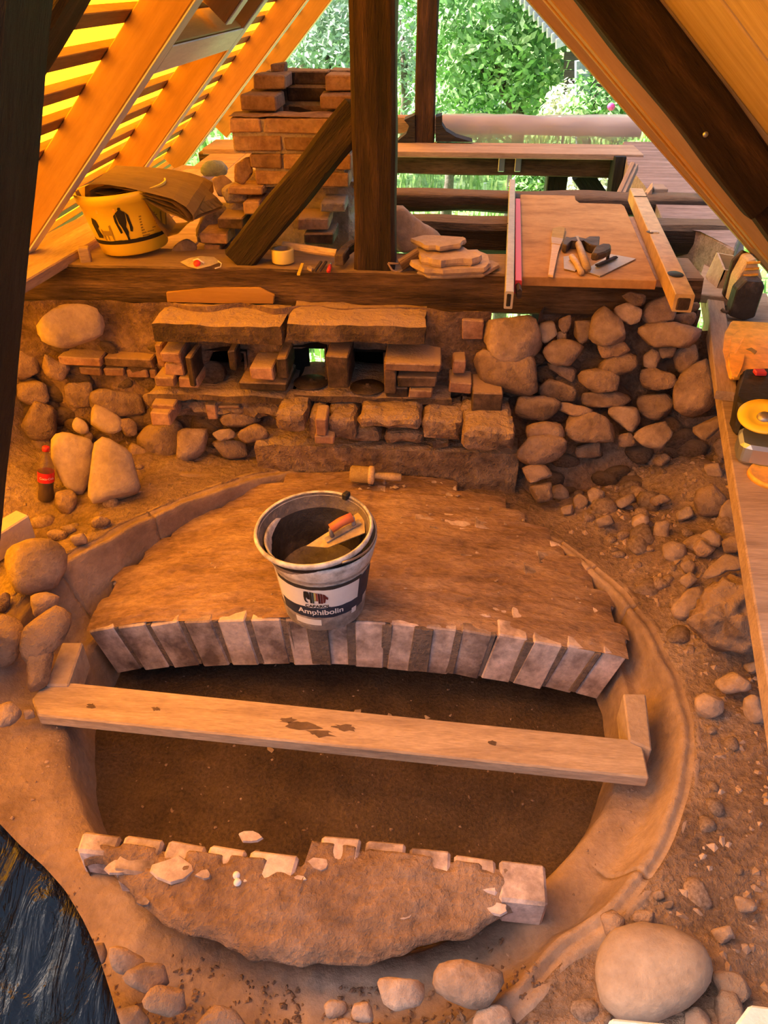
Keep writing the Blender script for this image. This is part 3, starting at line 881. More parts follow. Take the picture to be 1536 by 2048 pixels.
# hearth shelf below the flues with its iron lids
for (x0, x1, y0, y1, sd) in ((292, 583, 785, 812, 3), (587, 905, 788, 815, 4)):
    a, b = at(x0, y0, y=2.24), at(x1, y1, y=2.24)
    roughbox('hearth_stone', a.x, b.x, 2.24, 2.52, b.z, a.z, M['lintel'], WALL, amp=.007, res=.03, seed=sd)
for (cx, cy, rr) in ((622, 765, 38), (735, 775, 34)):
    zt = at(587, 788, y=2.24).z + .004
    c = at(cx, cy, z=zt)
    L = lathe('flue_lid', [(0, .016), (.006, .016), (.008, .01), (.03, .008), (.058, .004), (.06, 0), (0, 0)], M['darkmetal'], WALL, Matrix.Translation(c), 24)
# broken ledge of masonry over the big base slab
LED = [(549,826,612,868,2.12,.2), (615,832,650,882,2.15,.2), (652,838,715,884,2.14,.2), (717,835,842,862,2.12,.22), (845,842,925,884,2.13,.2), (925,862,1028,905,2.06,.26), (690,860,760,888,2.17,.16), (770,865,850,892,2.18,.14), (860,884,900,900,2.18,.12)]
for i, (x0, y0, x1, y1, Y, dp) in enumerate(LED):
    a, b = at(x0, y0, y=Y), at(x1, y1, y=Y)
    roughbox('ledge_stone', a.x, b.x, Y, Y + dp, b.z, a.z, M['sandstone'], WALL, amp=.011, res=.02, seed=20 + i, fr=20)
# mortar band behind the ledge
a, b = at(300, 806, y=2.30), at(950, 850, y=2.30)
roughbox('rubble_band', a.x, b.x, 2.27, 2.42, b.z, a.z + .02, M['sandstone'], WALL, amp=.022, res=.022, seed=40, fr=22)
brickpx(628, 838, 652, 872, 2.10, .1, M['brick'], WALL)
brickpx(628, 872, 668, 890, 2.11, .1, M['brick'], WALL)
# the big sandstone slab standing behind the vault
a, b = at(506, 888, y=2.19), at(1030, 1000, y=2.19)
roughbox('base_slab', a.x, b.x, 2.19, 2.34, -.1, a.z, M['sandstone'], WALL, amp=.006, res=.022, seed=50, fr=24)
# fill of mortar under the slab's left shoulder
stone('mortar_heap', [(300,985),(360,945),(430,950),(505,955),(530,975),(500,1000),(400,1010),(320,1005)], M['clay'], FLOOR, z=.10, thick=.5, amp=.08)

# ---- roof: left plane with rafters, battens and the glowing tarp
TA = R(46.0)
PU = V((math.cos(TA), 0, math.sin(TA))); PN = V((-math.sin(TA), 0, math.cos(TA)))
P0 = V((-1.374, 0, .781))
def rp(s, y, h=0): return P0 + PU * s + PN * h + V((0, y, 0))
tarpm = bpy.data.materials.new('orange_tarp'); tarpm.use_nodes = True
t = tarpm.node_tree; t.nodes.remove(t.nodes['Principled BSDF'])
tr = t.nodes.new('ShaderNodeBsdfTranslucent'); tr.inputs[0].default_value = (.98, .385, .007, 1)
df = t.nodes.new('ShaderNodeBsdfDiffuse'); df.inputs[0].default_value = (.8, .31, .02, 1)
ms = t.nodes.new('ShaderNodeMixShader'); ms.inputs[0].default_value = .12
t.links.new(tr.outputs[0], ms.inputs[1]); t.links.new(df.outputs[0], ms.inputs[2]); t.links.new(ms.outputs[0], t.nodes['Material Output'].inputs[0])
bm = bmesh.new()
RG = 1.95
n = 30
for i in range(n):
    for j in range(1):
        y0, y1 = .40 + 5.9 * i / n, .40 + 5.9 * (i + 1) / n
        bm.faces.new([bm.verts.new(q) for q in (rp(-1.0, y0, .155), rp(-1.0, y1, .155), rp(RG, y1, .155), rp(RG, y0, .155))])
bmesh.ops.remove_doubles(bm, verts=bm.verts, dist=1e-4)
ROOF = bmobj('ceiling_left', bm, tarpm)
tag(ROOF, kind='structure')
RAFT = [(2.43, .08, 1.62), (3.05, .08, 1.62), (3.44, .08, 1.62), (4.63, .08, 1.62), (5.78, .08, 1.62), (1.15, .08, 1.62), (.42, .08, 1.62)]
def rs_of(px, py):
    r = ray(px, py); k = (P0 - CAM).dot(PN) / r.dot(PN); q = CAM + r * k
    return (q - P0).dot(PU), q.y
sa, sb = rs_of(315, 142)[0], rs_of(350, 88)[0]
S_HDR = (sa + sb) / 2; HW = abs(sb - sa)
for i, (y, wd, L) in enumerate(RAFT):
    s0 = S_HDR + .09 if i == 1 else -.25
    o = timber('rafter', rp(s0, y + wd / 2, .055), rp(L, y + wd / 2, .055), wd, .11, M['spruce'], ROOF, side=(0, 1, 0), bev=.003)
    if i < 5:
        timber('rafter_underside', rp(s0, y + wd / 2, -.0035), rp(L, y + wd / 2, -.0035), wd - .002, .005, M['daylit_strip'], ROOF, side=(0, 1, 0), bev=.001)  # added thin strip, its grey paints daylight on the underside
# trimmer between the first and third rafter
timber('trimmer', rp(S_HDR, 2.515, .055), rp(S_HDR, 3.435, .055), HW, .10, M['spruce'], ROOF, side=PU, bev=.003)
timber('trimmer_underside', rp(S_HDR, 2.515, -.0035), rp(S_HDR, 3.435, -.0035), HW, .005, M['daylit_strip'], ROOF, side=PU, bev=.001)  # added strip again, daylight painted as grey
SB = .125
for k in range(-6, 15):
    s = .06 + SB * k
    if s > 1.65: continue
    timber('batten', rp(s, 1.72, .124), rp(s, 5.95, .124), .046, .026, M['batten'], ROOF, side=PU, bev=.002)
# boarding above the trimmer
for y0, y1 in ((2.52, 3.04), (3.14, 3.43)):
    c = rp(1.33, (y0 + y1) / 2, .135)
    timber('panel', rp(S_HDR + .07, (y0 + y1) / 2, .10), rp(1.62, (y0 + y1) / 2, .10), y1 - y0, .012, M['spruce'], ROOF, side=(0, 1, 0), bev=.001)

# ---- roof: right plane, boarded
TB = R(41.5)
QU = V((-math.cos(TB), 0, math.sin(TB))); QN = V((math.sin(TB), 0, math.cos(TB)))
Q0 = at(1343, 290, y=2.28)
def rq(s, y, h=0): return Q0 + QU * s + QN * h + V((0, y - 2.28, 0))
RROOF = bpy.data.objects.new('ceiling_right', None); COL.objects.link(RROOF); ROOTM[RROOF] = Matrix.Identity(4); RROOF['kind'] = 'structure'
timber('rafter', rq(-.55, 2.335, .07), rq(1.55, 2.335, .07), .11, .14, M['spruce'], RROOF, side=(0, 1, 0), bev=.003)
qa, qb = at(1055, 0, y=2.56), at(1498, 500, y=2.56); qd = (qa - qb).normalized(); qn = V((qd.z, 0, -qd.x))
timber('rafter', qb + qn * .06 + V((0, .05, 0)) - qd * .35, qa + qn * .06 + V((0, .05, 0)) + qd * .4, .10, .12, M['spruce'], RROOF, side=(0, 1, 0), bev=.003)
timber('rafter_lath', rq(-.45, 2.42, .02), rq(1.55, 2.42, .02), .06, .05, M['spruce'], RROOF, side=(0, 1, 0), bev=.002)
# old dark rafter in front of it
pa, pb = at(1165, 0, y=2.05), at(1505, 437, y=2.05)
du = (pa - pb).normalized(); dn = V((-du.z * -1, 0, 0))
dn = V((du.z, 0, -du.x)); dn = dn if dn.z > 0 else -dn
timber('old_rafter', pb + dn * .055 + V((0, .05, 0)) - du * .0, pa + dn * .055 + V((0, .05, 0)) + du * .5, .10, .12, M['oldwood'], RROOF, side=(0, 1, 0), seg=30, wob=.006, seed=3)
timber('old_rafter', pb - du * .01 + dn * .06 + V((0, .06, 0)), pb - du * .5 + dn * .05 + V((0, .06, 0)), .09, .11, M['oldwood'], RROOF, side=(0, 1, 0), seg=12, wob=.006, seed=4)
lathe('nail_head', [(0, .004), (.006, .003), (.007, 0)], M['galv'], RROOF, Matrix.Translation(at(1411, 269, y=2.045)) @ Matrix.Rotation(R(90), 4, 'X'), 10)
for k in range(2):   # wide roof boards along the slope
    y1 = 2.10 - .50 * k
    timber('roof_board', rq(-1.6, y1 - .25, .165 + .004 * (k % 2)), rq(1.75, y1 - .25, .165 + .004 * (k % 2)), .495, .024, M['board'], RROOF, side=(0, 1, 0), bev=.003)
timber('board_edge_lath', rq(-1.2, 2.085, .15), rq(1.75, 2.085, .15), .035, .02, M['board'], RROOF, side=(0, 1, 0), bev=.002)

# ================================================================ TIMBER FRAME
def thing(o, label, cat, group=None): return tag(o, label, cat, group)
SZ = .752
# sill beam
a, b = at(700, 545, y=2.42), at(900, 626, y=2.42)
sh = SZ - b.z
s = timber('sill_beam', (-1.75, 2.53, SZ - sh / 2), (at(1402, 590, y=2.42).x, 2.53, SZ - sh / 2), .22, sh, M['sillwood'], seg=70, wob=.008, seed=11)
thing(s, 'long old horizontal beam resting on top of the rubble wall', 'beam')
ch = [at(x, y, y=2.415) for x, y in [(334, 582), (420, 574), (520, 573), (551, 588), (548, 606), (440, 604), (336, 603)]]
prism('split_face', ch, (0, -.012, 0), M['spruce'], s, bev=.003)
# king post
pl, prr = at(704, 300, y=2.43), at(790, 300, y=2.43)
cx = (pl.x + prr.x) / 2; pw = prr.x - pl.x
s = timber('king_post', (cx, 2.50, SZ - .01), (cx, 2.50, 1.89), .14, pw, M['oldwood'], side=(0, 1, 0), seg=40, wob=.007, seed=5, bev=.012)
thing(s, 'thick dark old post standing upright in the middle of the sill beam', 'post')
# brace
lo, up = at(486, 508, y=2.50), at(718, 222, y=2.50)
s = timber('brace', lo + (lo - up).normalized() * .02, up, .10, .105, M['oldwood'], side=(0, 1, 0), seg=30, wob=.014, seed=8, bev=.012)
thing(s, 'rough dark diagonal brace leaning from the sill beam against the post', 'brace')
# second post far behind
a, b = at(830, 200, y=4.75), at(871, 200, y=4.75)
s = timber('gable_post', ((a.x + b.x) / 2, 4.82, .70), ((a.x + b.x) / 2, 4.82, 2.1), .14, b.x - a.x, M['oldwood'], side=(0, 1, 0), seg=20, wob=.004, seed=9, bev=.008)
thing(s, 'slim black upright post at the far open gable', 'post')
# curved black knees at its foot
for pts in ([(830,230),(830,284),(792,284),(812,268),(818,252),(808,240)], [(871,284),(871,235),(884,231),(884,250),(892,262),(912,274),(945,284)]):
    k = prism('post_foot', [at(x, y, y=4.74) for x, y in pts], (0, .12, 0), M['blackwood'], s)
# far tie beam + board on it
zt = at(900, 312, y=4.55).z; zb = at(900, 350, y=4.55).z
xl, xr = at(400, 330, y=4.55).x, at(1243, 330, y=4.55).x
s = timber('tie_beam', (xl, 4.63, (zt + zb) / 2), (xr, 4.63, (zt + zb) / 2), .16, zt - zb, M['sillwood'], seg=30, wob=.005, seed=12)
thing(s, 'brown squared tie beam under the far gable board', 'beam')
for px in (1003, 1036):
    c = at(px, 330, y=4.54)
    box('metal_strap', (c.x, 4.542, c.z + .01), (.035, .006, .09), M['galv'], s)
zt2 = zt + .03
s = timber('gable_board', (at(404, 300, y=4.47).x, 4.63, zt + .017), (at(1290, 300, y=4.47).x, 4.63, zt + .017), .30, .03, M['plank'], bev=.003, seg=6, wob=.001)
thing(s, 'wide pinkish board lying flat along the far gable beam', 'board')
# wrapped rail
zr0 = at(1000, 284, y=5.0).z; zr1 = at(1000, 240, y=5.0).z
film = bpy.data.materials.new('milky_film'); film.use_nodes = True
fb = film.node_tree.nodes['Principled BSDF']; fb.inputs['Base Color'].default_value = (.50, .42, .40, 1); fb.inputs['Roughness'].default_value = .3; fb.inputs['Alpha'].default_value = .72
rail = timber('gable_rail', (at(780, 262, y=5).x, 5.08, (zr0 + zr1) / 2 + .02), (at(1285, 262, y=5).x, 5.08, (zr0 + zr1) / 2 + .02), .12, .09, M['purple'], seg=12, wob=.006, seed=2)
thing(rail, 'gable rail wrapped in milky film above the far board', 'rail')
bm = bmesh.new()
x0, x1 = at(884, 262, y=5).x, at(1282, 262, y=5).x
n = 44; prev = None
for i in range(n + 1):
    x = x0 + (x1 - x0) * i / n
    sag = .05 * smoothstep(0, .16, i / n) * smoothstep(1.0, .8, i / n)
    pr_ = []
    for j, (yy, zz) in enumerate([(5.17, zr1 - .02), (5.15, zr1 + .012), (5.02, zr1 + .014), (4.995, zr1 - .01), (4.985, zr1 - .03), (4.98, zr0 - .0 + .03 - sag), (5.0, zr0 + .02 - sag)]):
        pr_.append(bm.verts.new((x, yy + .008 * nz((x, j, 0), 9, 1), zz + .010 * nz((x, j * .3, 2), 7, 2))))
    if prev:
        for j in range(6): bm.faces.new((prev[j], pr_[j], pr_[j + 1], prev[j + 1]))
    prev = pr_
bmobj('film_wrap', bm, film, rail, smooth=True)
# gable studs below the tie beam
a, b = at(1093, 370, y=4.75), at(1134, 370, y=4.75)
thing(timber('gable_stud', ((a.x + b.x) / 2, 4.8, -.3), ((a.x + b.x) / 2, 4.8, zb + .02), .12, b.x - a.x, M['blackwood'], side=(0, 1, 0), seg=8, wob=.003), 'black upright stud below the far tie beam', 'stud')
thing(timber('gable_strut', at(1162, 345, y=4.7), at(1240, 462, y=4.7), .10, .11, M['blackwood'], side=(0, 1, 0), seg=8, wob=.003), 'black slanting strut below the right end of the far tie beam', 'strut')
a = at(1238, 310, y=4.5); b = at(1224, 420, y=4.5)
thing(timber('corner_stud', b - V((0, 0, .3)), a, .1, .06, M['blackwood'], side=(0, 1, 0), seg=6, wob=.002), 'dark narrow corner stud beside the leaning slats', 'stud')
# right wall plate
zp = .742
s = prism('wall_plate', [at(x, y, z=zp) for x, y in [(1246, 283), (1256, 330), (1290, 372), (1313, 410), (1330, 452), (1402, 462), (1470, 500), (1500, 420), (1330, 283)]], (0, 0, -.14), M['purple'], bev=.006)
thing(s, 'weathered purplish wall plate running along the right eaves', 'beam')
for i, (x0, y0, x1, y1) in enumerate([(1231, 405, 1266, 330), (1240, 406, 1272, 334)]):
    thing(timber('slat', at(x0, y0, y=3.6), at(x1, y1, y=3.75), .02, .035, M['plank'], seg=1, bev=.002), 'pale slat leaning against the dark corner stud, %s of the two' % ('left' if i == 0 else 'right'), 'slat', 'slats leaning in the right eaves corner')
thing(prism('wood_offcut', [at(x, y, y=3.5) for x, y in [(1287, 397), (1306, 374), (1303, 395), (1290, 401)]], (.02, .10, 0), M['plank'], bev=.002), 'small pale triangular offcut behind the right spirit level', 'offcut')
thing(box('wood_block', at(1315, 387, y=3.6), (.06, .1, .06), M['plank']), 'small brown block standing behind the pale offcut', 'block')
# cross joists behind the sill
def joist(ya_px, x0, x1, yb_px, m, lab, seed, z=.765, rnd=0, wd=.16):
    p = at((x0 + x1) / 2, ya_px, z=z)
    Y = p.y; zb = at((x0 + x1) / 2, yb_px, y=Y - wd / 2).z
    hh = max(.06, z - zb)
    L, Rr = at(x0, ya_px, y=Y).x, at(x1, ya_px, y=Y).x
    return thing(timber('joist', (L, Y, z - hh / 2), (Rr, Y, z - hh / 2), wd, hh, m, seg=34, wob=.012, seed=seed, bev=.02, roundness=rnd), lab, 'joist')
joist(384, 560, 1413, 432, M['oldwood'], 'rounded dark joist crossing behind the plywood board, further back', 21, rnd=.6)
joist(440, 760, 1466, 514, M['oldwood'], 'squared dark joist just behind the sill, under the plywood', 22, z=.75)
# left wall plate and sloping board
s = timber('eaves_plank', at(30, 566, z=.78) + V((-.06, -.05, -.02)), at(440, 338, z=.78) + V((-.10, 0, -.02)), .14, .035, M['plank'], bev=.004)
thing(s, 'orange lit board running along the foot of the left rafters', 'board')
s = timber('eaves_beam', at(38, 585, z=.66) + V((-.10, 0, -.01)), at(440, 352, z=.70) + V((-.12, 0, -.01)), .16, .12, M['sillwood'], seg=20, wob=.006)
thing(s, 'dark beam under the board along the left rafters', 'beam')
AF = root('attic_boards', (-1.1, 2.7, .70), 'dusty attic floor boards left of the chimney foot', 'floorboard')
for k in range(3):
    box('floor_plank', (-1.20 + .205 * k, 3.56, .715 + .003 * (k % 2)), (.2, 1.85, .028), M['plank'], AF, jit=.003, seed=k)
# grey boulder / foil lump by the chimney foot
stone('slate_lump', [(398,338),(415,322),(440,320),(458,326),(462,345),(440,352),(405,352)], mat('bluegrey_stone', [(.12,.15,.18),(.22,.26,.3)], scale=8, bump=.5), None, y=3.3, label='blue grey slab of stone beside the foot of the chimney', cat='stone', thick=.5)
thing(box('wood_block', at(170, 509, y=2.47), (.035, .035, .05), M['plank'], rz=.3), 'tiny wooden block on the sill left of the yellow bucket', 'block')

# ---- near black post at the left edge and the old rafter behind it
a, b = at(120, -80, y=1.30), at(14, 990, y=1.30)
ax = (a - b).normalized(); sd_ = ax.cross(V((0, 1, 0))).normalized()
if sd_.x > 0: sd_ = -sd_
s = timber('black_post', b + sd_ * .1 - ax * .55 + V((0, -.08, 0)), a + sd_ * .1 + ax * .14 + V((0, -.08, 0)), .16, .2, M['blackwood'], side=(0, 1, 0), seg=40, wob=.005, seed=31, bev=.01)
thing(s, 'black leaning post close to the viewer at the left edge', 'post')
c0 = rp(.2, 1.62, .04); 
a, b = at(183, 0, y=1.62), at(94, 146, y=1.62)
du = (a - b).normalized(); dn = V((-du.z, 0, du.x))
s = timber('old_rafter', b + dn * .07 - du * .7 + V((0, -.06, 0)), a + dn * .07 + du * .5 + V((0, -.06, 0)), .12, .14, M['oldwood'], side=(0, 1, 0), seg=30, wob=.006, seed=33, bev=.01)
thing(s, 'dark old rafter behind the black post at the upper left', 'rafter')

# ================================================================ CHIMNEY
M['limemortar'] = mat('lime_mortar', [(.26, .19, .15), (.38, .29, .24), (.46, .36, .30)], scale=8, bump=1, bscale=30, fine=.2, rand=.1, bdist=.015)
CH = root('chimney', (at(575, 500, y=2.9).x, 2.9, SZ), 'half dismantled brick chimney stack with an open sooty flue', 'chimney')
CY = 2.72
cl, cr = at(455, 255, y=CY).x, at(705, 255, y=CY).x
cw = cr - cl
hz = (at(560, 237, y=CY).z - at(560, 273.5, y=CY).z)
top = at(560, 237, y=CY).z           # top of the complete courses
bl, bd, bh = .235, .115, hz - .010
rnd = random.Random(5)
def chb(x0, x1, y0, y1, z, m='chimbrick'):
    j = rnd.uniform(-.006, .006)
    return box('brick', ((x0 + x1) / 2 + rnd.uniform(-.003, .003), (y0 + y1) / 2 + j, z - bh / 2), (x1 - x0 - .009, y1 - y0 - .006, bh), M[m], CH, jit=.003, bev=.004, seed=rnd.randint(0, 9999), rz=rnd.uniform(-.02, .02))
def course(k, parts=('f', 'b', 'l', 'r'), dx=0, w=cw):
    z = top - k * hz
    x0 = cl + dx; x1 = x0 + w; y0 = CY; y1 = CY + w
    off = 0 if k % 2 == 0 else bl * .5
    def rowx(ya, yb, m):
        x = x0 + .0
        first = (bd if k % 2 == 0 else bl * .72)
        xs = [x0, x0 + first]
        while xs[-1] + bl < x1 - .03: xs.append(xs[-1] + bl)
        xs.append(x1)
        for a, b in zip(xs, xs[1:]): chb(a, b, ya, yb, z, m)
    if 'f' in parts: rowx(y0, y0 + bd, 'chimbrick')
    if 'b' in parts: rowx(y1 - bd, y1, 'sootbrick' if k < 0 else 'chimbrick')
    for s, xa in (('l', x0), ('r', x1 - bd)):
        if s in parts:
            chb(xa, xa + bd, y0 + bd, y0 + bd + (w - 2 * bd) / 2, z, 'sootbrick' if k < 0 else 'chimbrick')
            chb(xa, xa + bd, y0 + bd + (w - 2 * bd) / 2, y1 - bd, z, 'sootbrick' if k < 0 else 'chimbrick')
course(0)
course(1, dx=.012, w=cw - .02)
course(2, ('f', 'l', 'r'), dx=.06, w=cw - .06)
course(3, ('f', 'l', 'r'), dx=.07, w=cw - .08)
# mortar bed on top of the complete course
roughbox('mortar_bed', cl + .004, cr - .004, CY + .004, CY + bd + .01, top, top + .008, M['chimbrick'], CH, amp=.005, res=.03, seed=3)
# upper courses: back wall and stubs of the sides
z1 = top + hz + .004; z2 = z1 + hz - .004
x0 = cl + .03
chb(x0, x0 + .13, CY + .06, CY + .22, z1)
chb(x0 + .03, x0 + .15, CY + .17, CY + .30, z2)
chb(x0, x0 + bd, CY + .22, CY + cw, z1, 'sootbrick'); chb(x0 + .04, x0 + .04 + bd, CY + .30, CY + cw, z2, 'sootbrick')
for zz in (top, z1, z2):
    chb(x0 + bd, x0 + bd + .16, CY + cw - bd, CY + cw, zz, 'sootbrick'); chb(x0 + bd + .16, cr - .02, CY + cw - bd, CY + cw, zz, 'sootbrick')
chb(cr - .13, cr, CY + .10, CY + .23, z1); chb(cr - .11, cr + .01, CY + .16, CY + .30, z2)
chb(cr - bd, cr, CY + .23, CY + cw, z1, 'sootbrick'); chb(cr - bd, cr, CY + .30, CY + cw, z2, 'sootbrick')
box('brick', (x0 + .10, CY + .30, z2 + .012), (.045, .05, .022), M['chimbrick'], CH, jit=.006, seed=4)
for x_0, x_1, y_0, y_1, zb_, zt_m in ((cl + .010, cr - .010, CY + .010, CY + bd - .01, top - 2.0 * hz, top - .004), (cl + .075, cr - .03, CY + .012, CY + bd - .01, top - 4.0 * hz, top - 2 * hz),
                                    (cl + .04, cr - .02, CY + cw - bd + .012, CY + cw - .012, top - 3.6 * hz, z2 - .012), (x0 + .012, x0 + bd - .012, CY + .24, CY + cw - .02, top - 3 * hz, z1 - .01), (cr - bd + .012, cr - .012, CY + .25, CY + cw - .02, top - 3 * hz, z1 - .01)):
    roughbox('mortar', x_0, x_1, y_0, y_1, zb_, zt_m, M['limemortar'], CH, amp=.003, res=.05)
# flared mortar and rubble at the foot
def lump(nm, poly, Y, m, par, **k): 
    k.setdefault('thick', .4); k.setdefault('amp', .16); k.setdefault('e', .6)
    return stone(nm, poly, M[m], par, y=Y, **k)
lump('mortar_mass', [(425,505),(432,440),(470,385),(490,345),(580,345),(640,350),(700,330),(705,510),(560,520)], 2.86, 'limemortar', CH, thick=.35, amp=.10, nphi=40, nlam=12)
_a, _b = at(560, 350, y=2.84), at(716, 530, y=2.84)
roughbox('mortar_mass', _a.x, _b.x, 2.80, 3.0, .45, _a.z, M['limemortar'], CH, amp=.02, res=.03, seed=9)
lump('rubble_lump', [(425,360),(450,345),(468,365),(452,400),(432,388)], 2.76, 'stone', CH)
lump('rubble_lump', [(470,330),(500,310),(506,345),(485,370),(468,365)], 2.74, 'chimbrick', CH)
lump('rubble_lump', [(392,470),(405,420),(430,395),(462,400),(470,440),(440,500),(400,505)], 2.78, 'limemortar', CH)
lump('rubble_lump', [(440,372),(470,362),(500,375),(495,405),(455,408)], 2.74, 'limemortar', CH)
lump('rubble_lump', [(340,500),(370,475),(395,490),(390,515),(350,520)], 2.62, 'stone', CH)
for x0_, y0_, x1_, y1_, Y_, mt in [(455,374,526,390,2.68,'chimbrick'),(488,404,522,428,2.66,'chimbrick'),(433,437,486,459,2.64,'sootbrick'),(398,466,455,488,2.63,'chimbrick'),(405,490,440,505,2.64,'chimbrick'),
                                  (594,437,658,460,2.64,'brick'),(608,467,668,490,2.63,'sootbrick'),(598,330,640,352,2.70,'chimbrick'),(640,405,690,425,2.66,'limemortar')]:
    brickpx(x0_, y0_, x1_, y1_, Y_, .14, M[mt], CH)

# ================================================================ BRICK VAULT over the pit
VA = root('brick_vault', (-.19, 1.44, .0), 'shallow brick vault spanning the rear half of the oven pit', 'vault')
VC = V((-.196, 1.465)); VR = .765
def arch(u): return .131 - .088 * (u / .757) ** 2
XL, XR, NB = -.948, .568, 16
bw = (XR - XL) / NB
YF = 1.445
def yend(x):
    d = VR ** 2 - (x - VC.x) ** 2
    return min(2.18, VC.y + math.sqrt(max(0, d)))
rnd = random.Random(11)
RP = .0668                       # depth of one ring of bricks
NR = 11
lims = []
for j in range(NR):
    ym = YF + RP * (j + .72)
    hw = math.sqrt(max(.02, VR ** 2 - max(0, ym - VC.y) ** 2))
    lims.append((max(XL, VC.x - hw + .016 * (-1) ** j + rnd.uniform(-.010, .010)), min(XR, VC.x + hw - .016 * (-1) ** j + rnd.uniform(-.010, .010))))
for j in range(NR):
    xl, xr = lims[j]
    off = 0 if j % 2 == 0 else bw * .5
    k = -1
    while True:
        xa = XL + bw * k + off; xb = xa + bw; k += 1
        if xa > xr: break
        xa, xb = max(xa, xl), min(xb, xr)
        if xb - xa < .022: continue
        xc = (xa + xb) / 2; u = xc - VC.x
        ang = math.asin(max(-.34, min(.34, u / 2.35)))
        rot = Matrix.Rotation(ang, 4, 'Y')
        c = V((xc, YF + RP * (j + .5) + (rnd.uniform(-.003, .004) if j == 0 else 0), arch(u))) + rot @ V((0, 0, -.0875))
        jt = .014 if j == 0 else .006
        box('brick', c, (xb - xa - jt, RP - .004, .175), M['pinkbrick'], VA, rot=rot, jit=.0025, bev=.004, seed=k * 31 + j)
# mortar between the voussoirs, slightly recessed from the front
for k in range(NB - 1):
    x = XL + bw * (k + 1); u = x - VC.x
    ang = math.asin(max(-.34, min(.34, u / 2.35))); rot = Matrix.Rotation(ang, 4, 'Y')
    wd = .018 + .012 * rnd.random()
    if k in (6, 9): wd = .055
    dp = .060 if wd < .05 else .066
    c = V((x, YF + .003 + dp / 2 - (.004 if wd > .05 else 0), arch(u))) + rot @ V((rnd.uniform(-.006, .006), 0, -.086))
    box('mortar_joint', c, (wd, dp, .165), M['mortar'], VA, rot=rot, jit=.003, bev=.002, seed=k)
# clay smeared over the top
bm = bmesh.new()
nx, ny = 240, 132
YB = YF + RP * NR - .004
gv = {}
for j in range(ny + 1):
    y = YF + .006 + (YB - YF - .006) * j / ny
    xl, xr = lims[min(NR - 1, int((y - YF) / RP))]
    for i in range(nx + 1):
        x = XL + (XR - XL) * i / nx
        if x < xl - .004 or x > xr + .004: continue
        x = min(max(x, xl + .003), xr - .003); u = x - VC.x
        e = min(1, min(x - xl, xr - x) / .025)
        edge = smoothstep(0, .05, y - YF)
        z = arch(u) + .0045 + .007 * nz((x, y, 0), 6, 3) + .004 * nz((x * .6, y * 2.6, 0), 16, 5) + .0022 * nz((x, y, 0), 50, 6)
        z -= (1 - edge) * (.006 + .006 * nz((x, y, 0), 14, 9)) + (1 - e) * .005
        if u < 0: z += .003
        gv[i, j] = bm.verts.new((x, y, z))
for i in range(nx):
    for j in range(ny):
        q = [gv.get(t_) for t_ in ((i, j), (i + 1, j), (i + 1, j + 1), (i, j + 1))]
        if all(q): bm.faces.new(q)
bmobj('clay_coat', bm, M['vaultclay'], VA, smooth=True)
crumbs('clay_crumb', 130, lambda r: (lambda x, y: V((x, y, arch(x - VC.x) + .007)) if y < yend(x) - .03 else None)(r.uniform(-.9, .5), r.uniform(1.5, 2.15)), .006, M['palestone'], VA, flat=.5, seed=12)
crumbs('clay_chip', 16, lambda r: (lambda x, y: V((x, y, arch(x - VC.x) + .008)))(r.uniform(-.25, .12), r.uniform(2.05, 2.14)), .018, M['palestone'], VA, flat=.5, seed=13)

# ================================================================ FRONT SLAB of the broken dome
FS = root('brick_slab', (-.2, .75, .0), 'clay covered slab of brickwork bridging the front of the pit', 'slab')
SCX, SCY, SR = -.205, 1.335, .70
ZS = .052
rnd = random.Random(21)
xsA = [-.703, -.613, -.523, -.433, -.343, -.235]; xsB = [-.203, -.11, -.015, .08, .172, .268]
for xs, yb0, sl in ((xsA, .856, -.045), (xsB, .888, -.08)):
    for a, b in zip(xs, xs[1:]):
        yb = yb0 + sl * ((a + b) / 2 - xs[0])
        dn_ = .045 if a < -.65 else .075 if b < .2 else .085
        box('brick', ((a + b) / 2, yb - dn_ / 2, ZS - .04), (b - a - .007, dn_, .085), M['pinkbrick'], FS, jit=.004, bev=.006, seed=int(a * 1000) + 7, rz=-.05)
def sl_back(x):
    if x < -.22: return .856 - .045 * (x + .703) - .022
    return .888 - .08 * (x + .203) - .022
def sl_front(x):
    return SCY - math.sqrt(max(.02, SR ** 2 - (x - SCX) ** 2)) + .018 * nz((x, 0, 0), 9, 3) + .012 * nz((x, 0, 0), 30, 5)
bm = bmesh.new()
nx, ny = 120, 36
top_, bot_ = {}, {}
X0, X1 = -.69, .215
for i in range(nx + 1):
    x = X0 + (X1 - X0) * i / nx
    yb, yf = sl_back(x), sl_front(x)
    yf = min(yf, yb - .03)
    for j in range(ny + 1):
        t = j / ny; y = yb + (yf - yb) * t
        z = ZS + .004 + .006 * nz((x, y, 0), 8, 2) + .005 * nz((x * .7, y * 2, 0), 18, 5) + .003 * nz((x, y, 0), 45, 7) + .004
        z -= .022 * t * t + .012 * smoothstep(.9, 1, t)
        z -= .010 * (1 - smoothstep(0, .22, t)) * (1 if nz((x, 0, 0), 17, 8) > .0 else .0)
        e = min(i, nx - i) / 6
        if e < 1: z -= .02 * (1 - e) ** 2
        top_[i, j] = bm.verts.new((x, y, z))
for i in range(nx):
    for j in range(ny):
        bm.faces.new((top_[i, j], top_[i + 1, j], top_[i + 1, j + 1], top_[i, j + 1]))
